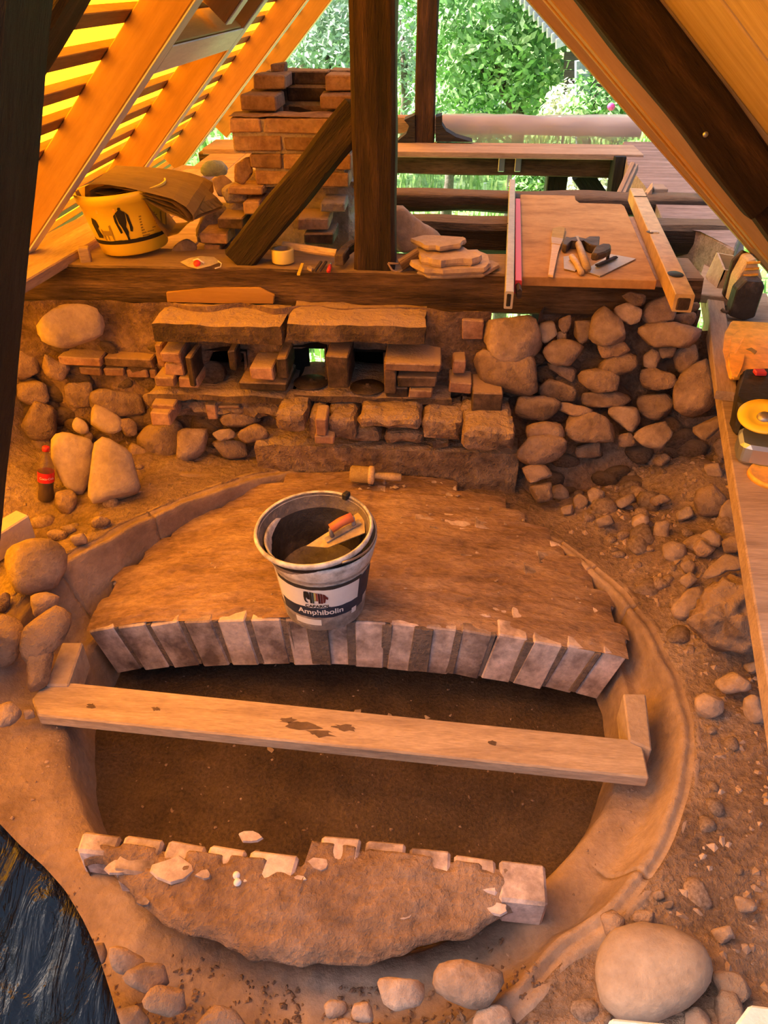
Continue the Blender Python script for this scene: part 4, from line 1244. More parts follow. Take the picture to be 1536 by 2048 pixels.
# underside skirt
per = [(i, 0) for i in range(nx + 1)] + [(nx, j) for j in range(1, ny + 1)] + [(i, ny) for i in range(nx - 1, -1, -1)] + [(0, j) for j in range(ny - 1, 0, -1)]
low = []
for q in per:
    v = top_[q].co
    k = .026 if q[1] == ny else 0
    low.append(bm.verts.new((v.x * .995, v.y + k * 2, v.z - .075 + .008 * nz(v, 20, 3))))
for a in range(len(per)):
    b = (a + 1) % len(per)
    bm.faces.new((top_[per[a]], top_[per[b]], low[b], low[a]))
bm.faces.new(low)
bmobj('clay_body', bm, M['slabclay'], FS, smooth=True)
for (px, py, s_) in [(500,1680,.03),(470,1750,.012),(345,1745,.05),(410,1755,.02),(240,1735,.035),(285,1800,.016),(640,1735,.03),(995,1815,.025),(805,1832,.022),(545,1790,.02),(600,1765,.014)]:
    p = at(px, py, z=ZS - .006)
    bm = bmesh.new(); r9 = random.Random(px)
    vs = [bm.verts.new((math.cos(k * .7) * s_ * r9.uniform(.6, 1.1), math.sin(k * .7) * s_ * .6 * r9.uniform(.6, 1.1), 0)) for k in range(9)]
    up_ = [bm.verts.new(v.co * .9 + V((0, 0, .006))) for v in vs]
    for k in range(9): bm.faces.new((vs[k], vs[(k + 1) % 9], up_[(k + 1) % 9], up_[k]))
    bm.faces.new(up_)
    t_ = (p.y - sl_back(p.x)) / (sl_front(p.x) - sl_back(p.x))
    bmobj('bare_brick_patch', bm, M['pinkbrick'], FS, Matrix.Translation((p.x, p.y, ZS + .004 - .022 * t_ * t_)))

for px, py in ((473, 1751), (475, 1765)):
    p = at(px, py, z=ZS + .006)
    lathe('white_fleck', [(0, .008), (.006, .006), (.008, 0)], M['white'], FS, Matrix.Translation(p), 12)

# ================================================================ LOOSE STONES
def loose(poly, label, m='stone', lift=.55, **k):
    o = gstone(poly, m=m, lift=lift, name='boulder', parent=None, **k)
    tag(o, label, 'stone', None); return o
loose([(103,880),(115,866),(140,868),(160,875),(187,880),(185,940),(165,990),(140,985),(118,950),(104,920)], 'tall pale stone standing directly beside the cola bottle', 'palestone', 1.1, thick=.5, e=.6, cut=4)
loose([(190,882),(230,870),(255,890),(267,930),(283,985),(255,998),(190,1012),(177,995),(184,930)], 'largest pale upright stone of the pair by the cola bottle', 'palestone', 1.0, thick=.5, e=.6, cut=4)
loose([(172,828),(190,807),(215,815),(245,840),(249,865),(235,873),(200,860),(178,845)], 'rounded stone balanced on top of the pale upright pair', 'palestone', 1.1, thick=.7)
loose([(142,845),(155,833),(178,845),(180,863),(163,870),(148,860)], 'fist sized pebble on top of the tall pale stone', 'palestone', 1.6)
loose([(110,985),(140,978),(156,990),(150,1020),(130,1034),(112,1015)], 'rough grey lump just right of the cola bottle base', 'wallstone', .5, e=.6)
loose([(5,1110),(20,1095),(60,1078),(105,1080),(132,1105),(130,1140),(110,1175),(60,1190),(25,1180),(15,1140)], 'big rounded boulder at the left edge under the white block', 'stone', .55, cut=3)
loose([(1200,1900),(1225,1862),(1280,1847),(1340,1855),(1400,1888),(1419,1930),(1412,1975),(1370,2015),(1310,2042),(1240,2037),(1203,2000),(1194,1950)], 'huge smooth egg shaped boulder at the lower right', 'palestone', .30, thick=.75, nphi=40, nlam=16, amp=.04, cut=0)
loose([(748,1968),(765,1954),(845,1962),(852,1975),(840,2010),(790,2022),(760,2000)], 'blocky stone at the bottom edge in front of the slab', 'stone', .85, e=.55, cut=5)
loose([(857,1968),(880,1930),(920,1918),(1000,1940),(1010,1960),(1000,2000),(950,2020),(880,1992)], 'broad half buried stone right of the blocky stone in front', 'stone', .65, cut=5)
loose([(1343,1215),(1375,1180),(1400,1172),(1413,1190),(1395,1222),(1365,1242),(1345,1232)], 'smooth oval cobble at the right touching the large rough rock', 'stone', .5, amp=.04, cut=0)
loose([(1378,1240),(1420,1180),(1460,1153),(1510,1178),(1530,1290),(1490,1302),(1430,1300),(1398,1265)], 'large rough layered rock on the right slope under the plank', 'wallstone', .8, e=.6, amp=.26, fr=5, nphi=48, nlam=20, cut=7)
loose([(1325,1090),(1345,1082),(1370,1088),(1373,1110),(1350,1126),(1328,1116)], 'ball shaped cobble half way up the right slope', 'stone', .5, amp=.04, cut=0)

# ================================================================ PLANK ACROSS THE PIT and its wedge bricks
zt = .062
pts = [at(x, y, z=zt) for x, y in [(75, 1430), (63, 1398), (86, 1366), (150, 1367), (1283, 1480), (1299, 1556)]]
pm = mat('pit_plank', [(.30, .20, .14), (.43, .305, .215), (.52, .38, .28)], scale=2.5, stretch=(1.4, 9, 9), bump=.35, bscale=22, fine=.2, rand=0, bdist=.006)
s = prism('pit_plank', pts, (0, 0, -.036), pm, bev=.004)
thing(s, 'long dusty plank lying across the open pit', 'plank')
for px, py, sc_ in ((600, 1452, 1.0), (690, 1455, .7), (640, 1466, .8), (575, 1440, .5), (985, 1485, .3), (312, 1418, .25), (183, 1412, .28)):   # old dark stains and knots
    p = at(px, py, z=zt + .0006)
    bm = bmesh.new(); r9 = random.Random(px); n = 16
    vs = [bm.verts.new((math.cos(k * 6.283 / n) * .05 * sc_ * r9.uniform(.5, 1.2), math.sin(k * 6.283 / n) * .014 * sc_ ** .5 * r9.uniform(.4, 1.2), 0)) for k in range(n)]
    bm.faces.new(vs)
    MATS.setdefault('stain', None)
    if MATS['stain'] is None: MATS['stain'] = mat('wood_stain', [(.09, .055, .035), (.16, .10, .07)], scale=9, bump=.2, rand=0)
    bmobj('stain', bm, MATS['stain'], s, Matrix.Translation(p) @ Matrix.Rotation(-.05, 4, 'Z'))
for q, lab in (([(124, 1284), (166, 1284), (136, 1370), (90, 1370)], 'loose brick on the left ledge between vault and plank'), ([(1246, 1386), (1292, 1387), (1304, 1500), (1258, 1480)], 'loose brick on the right ledge between vault and plank')):
    p4 = [at(x, y, z=.07) for x, y in q]
    thing(prism('loose_brick', p4, (0, 0, -.095), M['palestone'], bev=.004), lab, 'brick')

# ================================================================ MORTAR BUCKETS on the vault
BC = at(650, 1208, z=.135)
BC.z = arch(BC.x - VC.x) + .006
BR = .30 / 2
Bk = root('paint_bucket', BC, 'dirty white paint bucket with elephant label standing on the vault', 'bucket')
mwB = Matrix.Translation(BC)
H = .235
prof = [(0, .004), (.100, .004), (.103, 0), (.106, .01)]
rb = lambda z: .106 + (.136 - .106) * z / H
prof += [(rb(z), z) for z in (.03, .08, .14, .185)] + [(rb(.19) + .004, .19), (rb(.2) + .006, .205), (rb(.215) + .007, .22), (.144, H), (.141, H + .002), (.137, H - .004), (.131, .2), (.105, .02), (0, .015)]
lathe('body', prof, M['bucketwhite'], Bk, mwB, 56)
def band(name, z0, z1, a0, a1, m, parent, off=.0015, wav=0, seed=0, n=40):
    bm = bmesh.new(); pv = None
    for i in range(n + 1):
        a = a0 + (a1 - a0) * i / n
        w0 = wav * nz((a * 2, 0, seed), 3, 1); w1 = wav * nz((a * 2, 0, seed), 3, 2)
        v = [bm.verts.new(((rb(z) + off) * math.cos(a), (rb(z) + off) * math.sin(a), z)) for z in (z0 + w0, (z0 + z1) / 2, z1 + w1)]
        if pv:
            for j in range(2): bm.faces.new((pv[j], v[j], v[j + 1], pv[j + 1]))
        pv = v
    return bmobj(name, bm, m, parent, mwB, True)
view = math.atan2(-BC.y, -BC.x)      # towards the path we look from
A = lambda d: view + R(d)
band('dirty_band', .178, .190, 0, 6.2832, M['bucketgrey'], Bk, wav=.004, seed=3)
band('dark_band', .160, .172, A(-62), A(48), M['dark_label'], Bk, wav=.002)
band('white_label', .092, .161, A(-66), A(45), M['label'], Bk, off=.0012)
band('navy_label', .055, .094, A(-62), A(58), M['navy'], Bk, off=.0014, wav=.003)
band('navy_side', .08, .165, A(45), A(75), M['navy'], Bk, off=.0013, wav=.006, seed=8)
band('smear', .004, .056, 0, 6.2832, M['bucketgrey'], Bk, off=.0012, wav=.006, seed=5)
band('white_tag', .026, .048, A(-42), A(-6), M['label'], Bk, off=.002)
band('white_tag', .044, .064, A(36), A(44), M['label'], Bk, off=.002)
def wraptext(txt, size, zc, ac, m, parent, rad, name='lettering', mw=None, tilt=0, bold=.0, squash=1.0, vertical=False):
    cu = bpy.data.curves.new('t', 'FONT'); cu.body = txt; cu.size = size; cu.align_x = 'CENTER'; cu.align_y = 'CENTER'; cu.offset = bold
    ob = bpy.data.objects.new('t', cu); COL.objects.link(ob)
    dg = bpy.context.evaluated_depsgraph_get(); me = bpy.data.meshes.new_from_object(ob.evaluated_get(dg))
    bpy.data.objects.remove(ob)
    bm = bmesh.new(); bm.from_mesh(me); bpy.data.meshes.remove(me)
    for v in bm.verts:
        x, y = v.co.x * squash, v.co.y
        if vertical: x, y = -y, x
        z = zc + y
        r = rad(z) + .0026
        a = ac + x / r
        v.co = V((r * math.cos(a), r * math.sin(a), z))
    return bmobj(name, bm, m, parent, mw)
wraptext('CAPAROL', .0145, .1005, A(-9), M['print'], Bk, rb, mw=mwB, bold=.0004)
wraptext('Amphibolin', .026, .077, A(-6), M['label'], Bk, rb, mw=mwB, bold=.0006)
# striped elephant emblem
EX = lambda t: -.030 + .060 * t
cols_e = ['print', None, 'print', None, 'print']
stripe = [plain('e%d' % i, c) for i, c in enumerate([(.02,.018,.018), (.03,.06,.05), (.45,.38,.10), (.25,.05,.03), (.12,.02,.02), (.06,.01,.012)])]
def epatch(pl, m, nm='emblem'):
    bm = bmesh.new(); vs = []
    for x, y in pl:
        z = .112 + y * .0425; r = rb(z) + .0028; a = A(-10) + (x - .5) * .062 / r
        vs.append(bm.verts.new((r * math.cos(a), r * math.sin(a), z)))
    bm.faces.new(vs)
    bmobj(nm, bm, m, Bk, mwB)
epatch([(.0, .95), (.10, 1.0), (.2, .98), (.24, .7), (.24, .30), (.14, .34), (.10, .5), (.07, .3), (.10, .14), (.16, .10), (.14, .02), (.06, .04), (.0, .2), (-.02, .5)], stripe[0])
xs = [.24, .34, .42, .50, .58, .68, .78]
for i, (a, b) in enumerate(zip(xs, xs[1:])):
    lo_ = 0 if i in (0, 1, 4, 5) else .22
    epatch([(a + .008, lo_), (b - .008, lo_), (b - .008, .98 - .03 * i), (a + .008, 1.0 - .02 * i)], stripe[[0, 1, 2, 3, 5, 4][i]])
epatch([(.79, .05), (.86, .05), (.9, .4), (.98, .3), (1.0, .5), (.93, .6), (.86, .78), (.79, .82)], stripe[4])
# black mortar bucket nested in it
BB = root('mortar_bucket', BC + V((0, 0, .03)), 'black rubber mortar bucket nested inside the white paint bucket', 'bucket')
c2 = BC + V((-.004, .0, .055))
mwK = Matrix.Translation(c2) @ Matrix.Rotation(R(-3), 4, 'Y') @ Matrix.Rotation(R(3), 4, 'X')
HK = .215
lathe('shell', [(.085, .0), (.100, .06), (.122, .16), (.136, HK - .03), (.138, HK - .018)], M['bucketblack'], BB, mwK, 56)
lathe('rim', [(.138, HK - .02), (.148, HK - .012), (.151, HK - .003), (.148, HK + .004), (.143, HK + .003), (.139, HK - .006)], M['bucketwhite'], BB, mwK, 56, sx=1.0)
lathe('inside', [(.141, HK + .002), (.134, HK - .03), (.118, .14), (.104, .075), (.06, .066), (0, .064)], M['bucketinside'], BB, mwK, 56)
q = mwK @ V((.149 * math.cos(A(0)), .149 * math.sin(A(0)), HK))
# bail handle lying against the right side of the rim
hp = []
for i in range(17):
    a = R(62) - R(118) * i / 16
    hp.append(mwK @ V((.156 * math.cos(a), .156 * math.sin(a), HK - .004 - .02 * math.sin(math.pi * i / 16))))
tube('bail', hp, .0032, M['metal'], BB, 6)
lug = mwK @ V((.14 * math.cos(R(60)), .14 * math.sin(R(60)), HK + .006))
box('lug', lug, (.022, .016, .02), M['bucketblack'], BB, rz=R(60))
# trowel (smoothing float) in the bucket
TW = root('smoothing_trowel', c2 + V((0, 0, .1)), 'steel smoothing trowel with orange grip lying in the black bucket', 'trowel')
zb = c2.z + HK
t4 = [at(727, 1018, z=zb - .01), at(730, 1065, z=zb - .03), at(655, 1095, z=zb - .06), at(612, 1092, z=zb - .07)]
mb = mat('mortar_yellow_blade', [(.38, .26, .12), (.52, .38, .2), (.6, .5, .38)], scale=14, bump=.3, rand=0)
nrm = (t4[1] - t4[0]).cross(t4[3] - t4[0]).normalized()
if nrm.z < 0: nrm = -nrm
prism('blade', t4, nrm * -.003, mb, TW)
mid0 = (t4[0] + t4[1]) * .5; mid1 = (t4[2] + t4[3]) * .5; dv = (mid1 - mid0)
g0 = mid0 + dv * .18 + nrm * .035; g1 = mid0 + dv * .62 + nrm * .035
timber('spine', mid0 + dv * .08 + nrm * .004, mid0 + dv * .8 + nrm * .004, .018, .006, M['bucketgrey'], TW, side=dv.cross(nrm), bev=.001)
tube('grip', [g0, g0 + (g1 - g0) * .5 + nrm * .004, g1], .013, plain('orange_grip', (.62, .16, .06), .5), TW, 10)
tube('shank', [g1, mid0 + dv * .66 + nrm * .012, mid0 + dv * .64], .006, M['bucketgrey'], TW)
tube('shank', [g0, mid0 + dv * .2 + nrm * .012, mid0 + dv * .22], .006, M['bucketgrey'], TW)

# ================================================================ ROUND BRUSH against the slab
p0 = at(700, 947, y=2.10); p1 = at(803, 955, y=2.10)
p0.z = max(p0.z, arch(p0.x - VC.x) + .036); 
ax = (p1 - p0).normalized()
mwb = Matrix.Translation(p0) @ ax.to_track_quat('Z', 'Y').to_matrix().to_4x4()
BS = root('round_brush', p0, 'round bristle brush with wooden handle lying against the big slab', 'brush')
Lb = (p1 - p0).length
lathe('bristles', [(0, 0), (.022, 0), (.028, .006), (.028, Lb * .38)], M['brush'], BS, mwb, 20)
lathe('ferrule', [(.028, Lb * .36), (.031, Lb * .37), (.031, Lb * .46), (.018, Lb * .48), (0, Lb * .48)], M['handle'], BS, mwb, 20)
lathe('handle', [(.010, Lb * .46), (.011, Lb * .55), (.014, Lb * .8), (.013, Lb * .98), (.009, Lb), (0, Lb)], M['handle'], BS, mwb, 14)

# ================================================================ COLA BOTTLE
zb = gz(92, 1000) + .0
b0 = at(92, 1000, z=zb); b1 = at(92, 893, y=b0.y + .035)
ax = (b1 - b0).normalized(); Lb = (b1 - b0).length
mwb = Matrix.Translation(b0) @ ax.to_track_quat('Z', 'Y').to_matrix().to_4x4()
CB = root('cola_bottle', b0, 'half full cola bottle with red cap leaning beside the pale stones', 'bottle')
k = Lb / .235; rr = .031 * k / 1.0
bp = [(0, 0), (.026, 0), (.031, .006), (.031, .035), (.0285, .05), (.0295, .075), (.0315, .09), (.0315, .128), (.030, .15), (.022, .178), (.013, .198), (.0115, .214), (.0115, .222)]
glass = bpy.data.materials.new('clear_plastic'); glass.use_nodes = True
gb = glass.node_tree.nodes['Principled BSDF']; gb.inputs['Base Color'].default_value = (.22, .13, .075, 1); gb.inputs['Roughness'].default_value = .06; gb.inputs['Alpha'].default_value = .38
lathe('bottle_body', [(r * k, z * k) for r, z in bp], glass, CB, mwb, 24)
lathe('drink', [(0, .002 * k)] + [(r * k * .965, (z + .002) * k) for r, z in bp[1:7]] + [(0, .092 * k)], M['cola'], CB, mwb, 24)
lathe('cap', [(.0, .235 * k), (.0125 * k, .235 * k), (.0145 * k, .232 * k), (.0145 * k, .217 * k), (.012 * k, .217 * k)], M['cap'], CB, mwb, 20)
lathe('label', [(.0322 * k, .088 * k), (.0322 * k, .130 * k)], M['redlabel'], CB, mwb, 24)
# lettering: which local angle faces the viewer
inv = mwb.inverted() @ CAM; va_ = math.atan2(inv.y, inv.x)
wraptext('Coca-Cola', .0135 * k, .109 * k, va_ + .1, M['label'], CB, lambda z: .0322 * k, mw=mwb)

# ================================================================ WHITE BLOCKS
def block(tp, h, label, m='white'):
    zt_ = tp[0][2]
    return thing(prism('white_block', [at(x, y, z=z) for x, y, z in tp], (0, 0, -h), M[m], bev=.004), label, 'block')
z_ = .22
block([(58, 1030, z_), (33, 1019, z_), (-60, 1072, z_), (-42, 1094, z_)], .085, 'white building block lying on the boulder at the left edge', 'creamblock')
block([(1222, 2035, .30), (1336, 2046, .30), (1330, 2120, .30), (1190, 2105, .30)], .09, 'white block end at the bottom edge below the egg shaped boulder')
block([(1500, 2008, .33), (1600, 2020, .33), (1600, 2130, .33), (1440, 2090, .33)], .12, 'white block corner at the bottom right corner')

# ================================================================ YELLOW BUCKET and folded tarp
zc = SZ + .004
yb = at(257, 512, z=zc)
yb = V((yb.x, yb.y + .02, zc))
tilt = Matrix.Rotation(R(-5), 4, 'Y') @ Matrix.Rotation(R(0), 4, 'X')
mwy = Matrix.Translation(yb + V((0, .06, .008))) @ tilt
YB = root('yellow_bucket', yb, 'yellow plastic bucket with black printed figure at the left end of the sill', 'bucket')
HY = .20; r0, r1 = .112, .150
ry = lambda z: r0 + (r1 - r0) * z / HY
lathe('body', [(0, 0), (r0 - .004, 0), (r0, .004), (ry(.1), .1), (ry(.165), .165), (ry(.166) + .005, .168), (ry(.18) + .006, .185), (r1 + .004, HY), (r1 - .002, HY), (r0 - .004, .012), (0, .010)], M['yellow'], YB, mwy, 48)
inv = mwy.inverted() @ CAM; vy = math.atan2(inv.y, inv.x)
def yband(name, pl, m):
    """flat print wrapped round the bucket: (degrees from view, height)"""
    bm = bmesh.new(); vs = []
    for d, z in pl:
        a = vy + R(d); r = ry(z) + .0015
        vs.append(bm.verts.new((r * math.cos(a), r * math.sin(a), z)))
    bm.faces.new(vs); bmobj(name, bm, m, YB, mwy)
bm = bmesh.new(); pv = None
for i in range(61):
    a = vy + R(-95 + 190 * i / 60)
    v = [bm.verts.new(((ry(z) + .0012) * math.cos(a), (ry(z) + .0012) * math.sin(a), z)) for z in (.042, .055 + .002 * nz((a, 0, 0), 9, 1))]
    if pv: bm.faces.new((pv[0], v[0], v[1], pv[1]))
    pv = v
bmobj('ground_stripe', bm, M['print'], YB, mwy)
def fig(d0, z0, w, h, pl, m, nm='printed_figure'):
    yband(nm, [(d0 + (x - .5) * w, z0 + y * h) for x, y in pl], m)
# a standing figure seen from behind: torso, arms, legs
fig(-9, .054, 26, .105, [(.30, .55), (.25, .86), (.38, .91), (.44, .95), (.56, .95), (.62, .91), (.75, .86), (.70, .55), (.62, .42), (.38, .42)], M['print'])
fig(-9, .054, 26, .105, [(.44, .94), (.42, .98), (.48, 1.02), (.58, 1.0), (.56, .94)], M['print'])
fig(-9, .054, 26, .105, [(.24, .85), (.12, .78), (.10, .6), (.16, .40), (.22, .22), (.34, .24), (.33, .36), (.25, .5), (.24, .66)], M['print'])
fig(-9, .054, 26, .105, [(.76, .85), (.88, .76), (.92, .56), (.96, .36), (.90, .24), (.78, .26), (.80, .44), (.76, .6)], M['print'])
fig(-9, .054, 26, .105, [(.38, .42), (.62, .42), (.68, .25), (.62, .12), (.66, .0), (.52, .0), (.50, .14), (.44, .28)], M['print'])
# a seated dark shape and a small animal at the left
fig(-50, .056, 22, .08, [(.1, .1), (.05, .7), (.25, .95), (.55, .85), (.62, .6), (.45, .5), (.6, .2), (.55, .1)], M['print'], 'printed_shape')
fig(-37, .056, 20, .055, [(.0, .35), (.05, .75), (.2, .6), (.75, .6), (.8, .9), (.95, .95), (.92, .6), (.9, 0), (.82, 0), (.8, .3), (.5, .32), (.5, 0), (.42, 0), (.4, .3), (.2, .3), (.18, 0), (.1, 0)], M['brownprint'], 'printed_animal')
for i in range(8):
    yband('printed_text_line', [(14, .120 - i * .009), (14 + [26, 30, 30, 28, 30, 24, 20, 12][i], .120 - i * .009), (14 + [26, 30, 30, 28, 30, 24, 20, 12][i], .124 - i * .009), (14, .124 - i * .009)], M['brownprint'])
yband('printed_panel', [(50, .062), (72, .062), (72, .118), (50, .118)], M['brownprint'])
yband('pale_sticker', [(-42, .146), (-14, .146), (-14, .158), (-42, .158)], M['orangep'])
# folded tarp lying over the bucket
FT = root('folded_tarp', yb + V((0, .05, HY + .02)), 'thick folded ochre tarp draped over the yellow bucket', 'tarp')
yF = yb.y - .055
def tarplayer(name, fr, bk, dy0=0, th=.006, dz=0):
    f = [at(x, y, y=yF + dy0) for x, y in fr]; 
    b_ = [at(x, y, y=yF + .30) for x, y in bk] if bk else [p + V((.06, .22, -.01)) for p in f]
    bm = bmesh.new(); n = len(f); m_ = 8; rows = []
    for j in range(m_ + 1):
        t = j / m_
        rows.append([bm.verts.new(f[i].lerp(b_[i], t) + V((0, 0, dz + .004 * nz((i * .4, t * 5, dy0), 2, 3)))) for i in range(n)])
    for A_, B_ in zip(rows, rows[1:]):
        for i in range(n - 1): bm.faces.new((A_[i], A_[i + 1], B_[i + 1], B_[i]))
    bmesh.ops.solidify(bm, geom=bm.faces[:], thickness=th)
    return bmobj(name, bm, M['tarpfold'], FT, smooth=False)
tarplayer('top_sheet', [(178,412),(170,392),(170,374),(178,369),(205,368),(250,374),(300,385),(345,398),(372,414),(386,432),(386,442),(377,446)],
          [(232,370),(225,350),(226,336),(232,331),(262,332),(300,335),(340,339),(380,347),(410,356),(426,366),(428,384),(420,396)])
tarplayer('fold', [(192,412),(180,398),(180,382),(190,376),(225,375),(265,382),(300,393),(340,404),(362,420),(376,437)], None, .004)
tarplayer('fold', [(196,406),(186,395),(188,386),(214,392),(250,384),(285,391),(320,406),(350,418),(372,436)], None, .010)
tarplayer('fold', [(192,413),(215,407),(250,397),(285,398),(310,412),(330,424),(360,434),(377,444)], None, .006)
tarplayer('fold', [(200,402),(225,402),(255,391),(288,396),(315,412),(340,420),(366,432)], None, .016)
tarplayer('flap', [(288,400),(302,425),(315,450),(334,474),(356,468),(376,446)], [(300,392),(320,410),(340,430),(352,446),(372,444),(390,436)], -.002)
tarplayer('inner_flap', [(150,382),(156,400),(164,418),(180,420)], [(170,380),(180,390),(190,400),(200,402)], .02)

# ================================================================ SMALL THINGS ON THE SILL
zs = SZ + .006
def sp(x, y, z=zs): return at(x, y, z=z)
# face mask
MK = root('dust_mask', sp(400, 528), 'crumpled pale face mask with red dot lying on the sill', 'mask')
mk = [sp(360, 524, zs + .004), sp(378, 516, zs + .016), sp(400, 512, zs + .022), sp(428, 514, zs + .016), sp(441, 524, zs + .008), sp(420, 532, zs + .006), sp(395, 538, zs + .003), sp(376, 533, zs + .002)]
bm = bmesh.new(); cen = bm.verts.new(sum(mk, V()) / len(mk) + V((0, 0, .012)))
vs = [bm.verts.new(p) for p in mk]
for i in range(len(vs)): bm.faces.new((vs[i], vs[(i + 1) % len(vs)], cen))
bmesh.ops.solidify(bm, geom=bm.faces[:], thickness=.003)
bmobj('mask_shell', bm, mat('mask_paper', [(.66, .55, .42), (.74, .64, .52)], scale=9, bump=.2, rand=0), MK)
lathe('valve', [(0, .006), (.010, .005), (.012, 0)], M['cap'], MK, Matrix.Translation(sp(394, 527, zs + .014)) @ Matrix.Rotation(R(40), 4, 'X'), 16)
tube('strap', [sp(386, 521, zs + .022), sp(396, 518, zs + .026), sp(408, 526, zs + .016)], .0028, M['label'], MK)
tube('strap', [sp(436, 522, zs + .012), sp(443, 527, zs + .006), sp(441, 534, zs), sp(430, 537, zs)], .0018, M['label'], MK)
# tape roll
pc = sp(565, 526); s_ = pc.z
tw = at(543, 520, y=pc.y).x; te = at(587, 520, y=pc.y).x
rt_ = (te - tw) / 2; ht = .043
TP = root('tape_roll', pc, 'roll of yellow masking tape standing on the sill below the brace', 'tape')
mwt = Matrix.Translation((pc.x, pc.y + .015, zs))
lathe('tape', [(rt_ * .72, 0), (rt_ * .98, 0), (rt_, .003), (rt_, ht - .003), (rt_ * .98, ht), (rt_ * .74, ht)], plain('tape_yellow', (.72, .55, .16), .45), TP, mwt, 36)
lathe('core', [(rt_ * .72, 0), (rt_ * .72, ht), (rt_ * .76, ht)], M['palestone'], TP, mwt, 36)
# hammer
HM = root('hammer', sp(640, 515), 'hammer with wooden handle lying on the sill beside the tape roll', 'hammer')
h0, h1 = at(566, 491, y=2.53), at(674, 524, y=2.49)
h0.z = max(h0.z, zs + .02); h1.z = zs + .03
timber('handle', h0, h1, .022, .026, M['handle'], HM, seg=4, bev=.008)
hd = h1 + V((.014, 0, -.004))
prism('head', [hd + V((-.014, -.06, -.018)), hd + V((.016, -.06, -.018)), hd + V((.016, -.06, .018)), hd + V((-.014, -.06, .018))], (.01, .085, 0), M['darkmetal'], HM, bev=.003)
prism('peen', [hd + V((-.008, .03, -.014)), hd + V((.022, .03, -.014)), hd + V((.022, .03, .016)), hd + V((-.008, .03, .016))], (.03, .05, .012), M['darkmetal'], HM, bev=.003)
# pencil, chips, chisels, lighter
PE = timber('carpenter_pencil', sp(597, 549, zs + .004), sp(605, 528, zs + .004), .010, .006, M['yellow'], bev=.001)
thing(PE, 'short yellow carpenter pencil on the front edge of the sill', 'pencil')
thing(prism('plaster_bit', [sp(x, y) for x, y in [(614, 538), (620, 535), (627, 540), (624, 544), (616, 542)]], (0, 0, .008), M['palestone'], bev=.002), 'small pale plaster bit beside the pencil on the sill', 'chip')
for i, (x0_, x1_) in enumerate(((628, 642), (638, 652))):
    thing(timber('chisel', sp(x0_, 544, zs + .006), sp(x1_, 524, zs + .006), .009, .008, M['darkmetal'], bev=.002), 'thin dark chisel on the sill left of the red lighter, %s of two' % ('left' if not i else 'right'), 'chisel', 'chisels on the sill')
LG = root('lighter', sp(658, 540), 'small red lighter standing out on the sill under the hammer head', 'lighter')
tube('lighter_body', [sp(657, 542, zs + .007), sp(660, 532, zs + .007)], .007, M['cap'], LG)
tube('lighter_top', [sp(660, 532, zs + .007), sp(661, 527, zs + .007)], .006, M['galv'], LG)

# slates in a stack
zz = zs
def slab(poly, z0, th, label, m='wallslate', seed=1):
    c = sum((at(x, y, z=z0 + th) for x, y in poly), V()) / len(poly)
    pts = []
    r9 = random.Random(seed)
    P = [at(x, y, z=z0 + th) for x, y in poly]
    for i in range(len(P)):
        a_, b_ = P[i], P[(i + 1) % len(P)]
        for t in (0, .33, .66):
            q = a_.lerp(b_, t); pts.append(q + V((r9.uniform(-1, 1), r9.uniform(-1, 1), 0)) * .005)
    bm = bmesh.new()
    up_ = [bm.verts.new(p - c + V((0, 0, r9.uniform(-.002, .002)))) for p in pts]
    md = [bm.verts.new((p - c) * 1.03 + V((0, 0, -th * .6))) for p in pts]
    lw = [bm.verts.new((p - c) * .97 + V((0, 0, -th))) for p in pts]
    n = len(pts)
    bm.faces.new(up_); bm.faces.new(lw[::-1])
    for A_, B_ in ((up_, md), (md, lw)):
        for i in range(n): bm.faces.new((A_[i], B_[i], B_[(i + 1) % n], A_[(i + 1) % n]))
    return thing(bmobj('slate', bm, M['palestone'], None, Matrix.Translation(c)), label, 'slate', 'thin stone slabs stacked on the sill')
slab([(838,542),(845,524),(880,518),(985,520),(999,530),(968,546),(860,550)], zs, .014, 'bottom slab of the thin stone stack beside the king post', seed=1)
slab([(820,525),(832,508),(900,500),(955,498),(975,510),(982,526),(965,536),(900,540),(850,538)], zs + .016, .018, 'second lowest slab of the thin stone stack beside the king post', seed=2)
slab([(836,494),(900,490),(925,494),(963,511),(945,517),(915,518),(880,521),(842,514)], zs + .036, .022, 'third slab of the thin stone stack, beneath the top one', seed=3)
slab([(824,476),(845,470),(926,472),(930,478),(918,487),(880,492),(846,489)], zs + .066, .016, 'topmost slab of the thin stone stack beside the king post', seed=4)
stone('rubble_rock', [(780,405),(798,403),(815,422),(832,440),(855,452),(888,472),(850,492),(835,520),(795,512),(778,505)], M['palestone'], None, y=2.66, thick=.35, e=.5, amp=.10, nphi=36, nlam=12, label='pale rubble rock leaning behind the slab stack by the king post', cat='stone')
stone('pebble', [(808,530),(818,521),(830,528),(832,541),(820,548),(809,542)], M['wallstone'], None, y=2.46, label='round brown pebble on the sill left of the slab stack', cat='stone')
thing(timber('bark_piece', sp(800, 528, zs + .02), sp(836, 506, zs + .05), .035, .03, M['sillwood'], seg=6, wob=.006), 'crooked piece of bark lying behind the brown pebble', 'bark')
HP = [at(x, y, y=2.43) for x, y in [(776, 526), (784, 540), (796, 545), (805, 541), (806, 532), (799, 520), (797, 528), (786, 527), (776, 526)]]
thing(tube('bent_strip', HP, .0035, M['purple'], None, 6), 'small bent metal loop at the foot of the king post', 'loop')

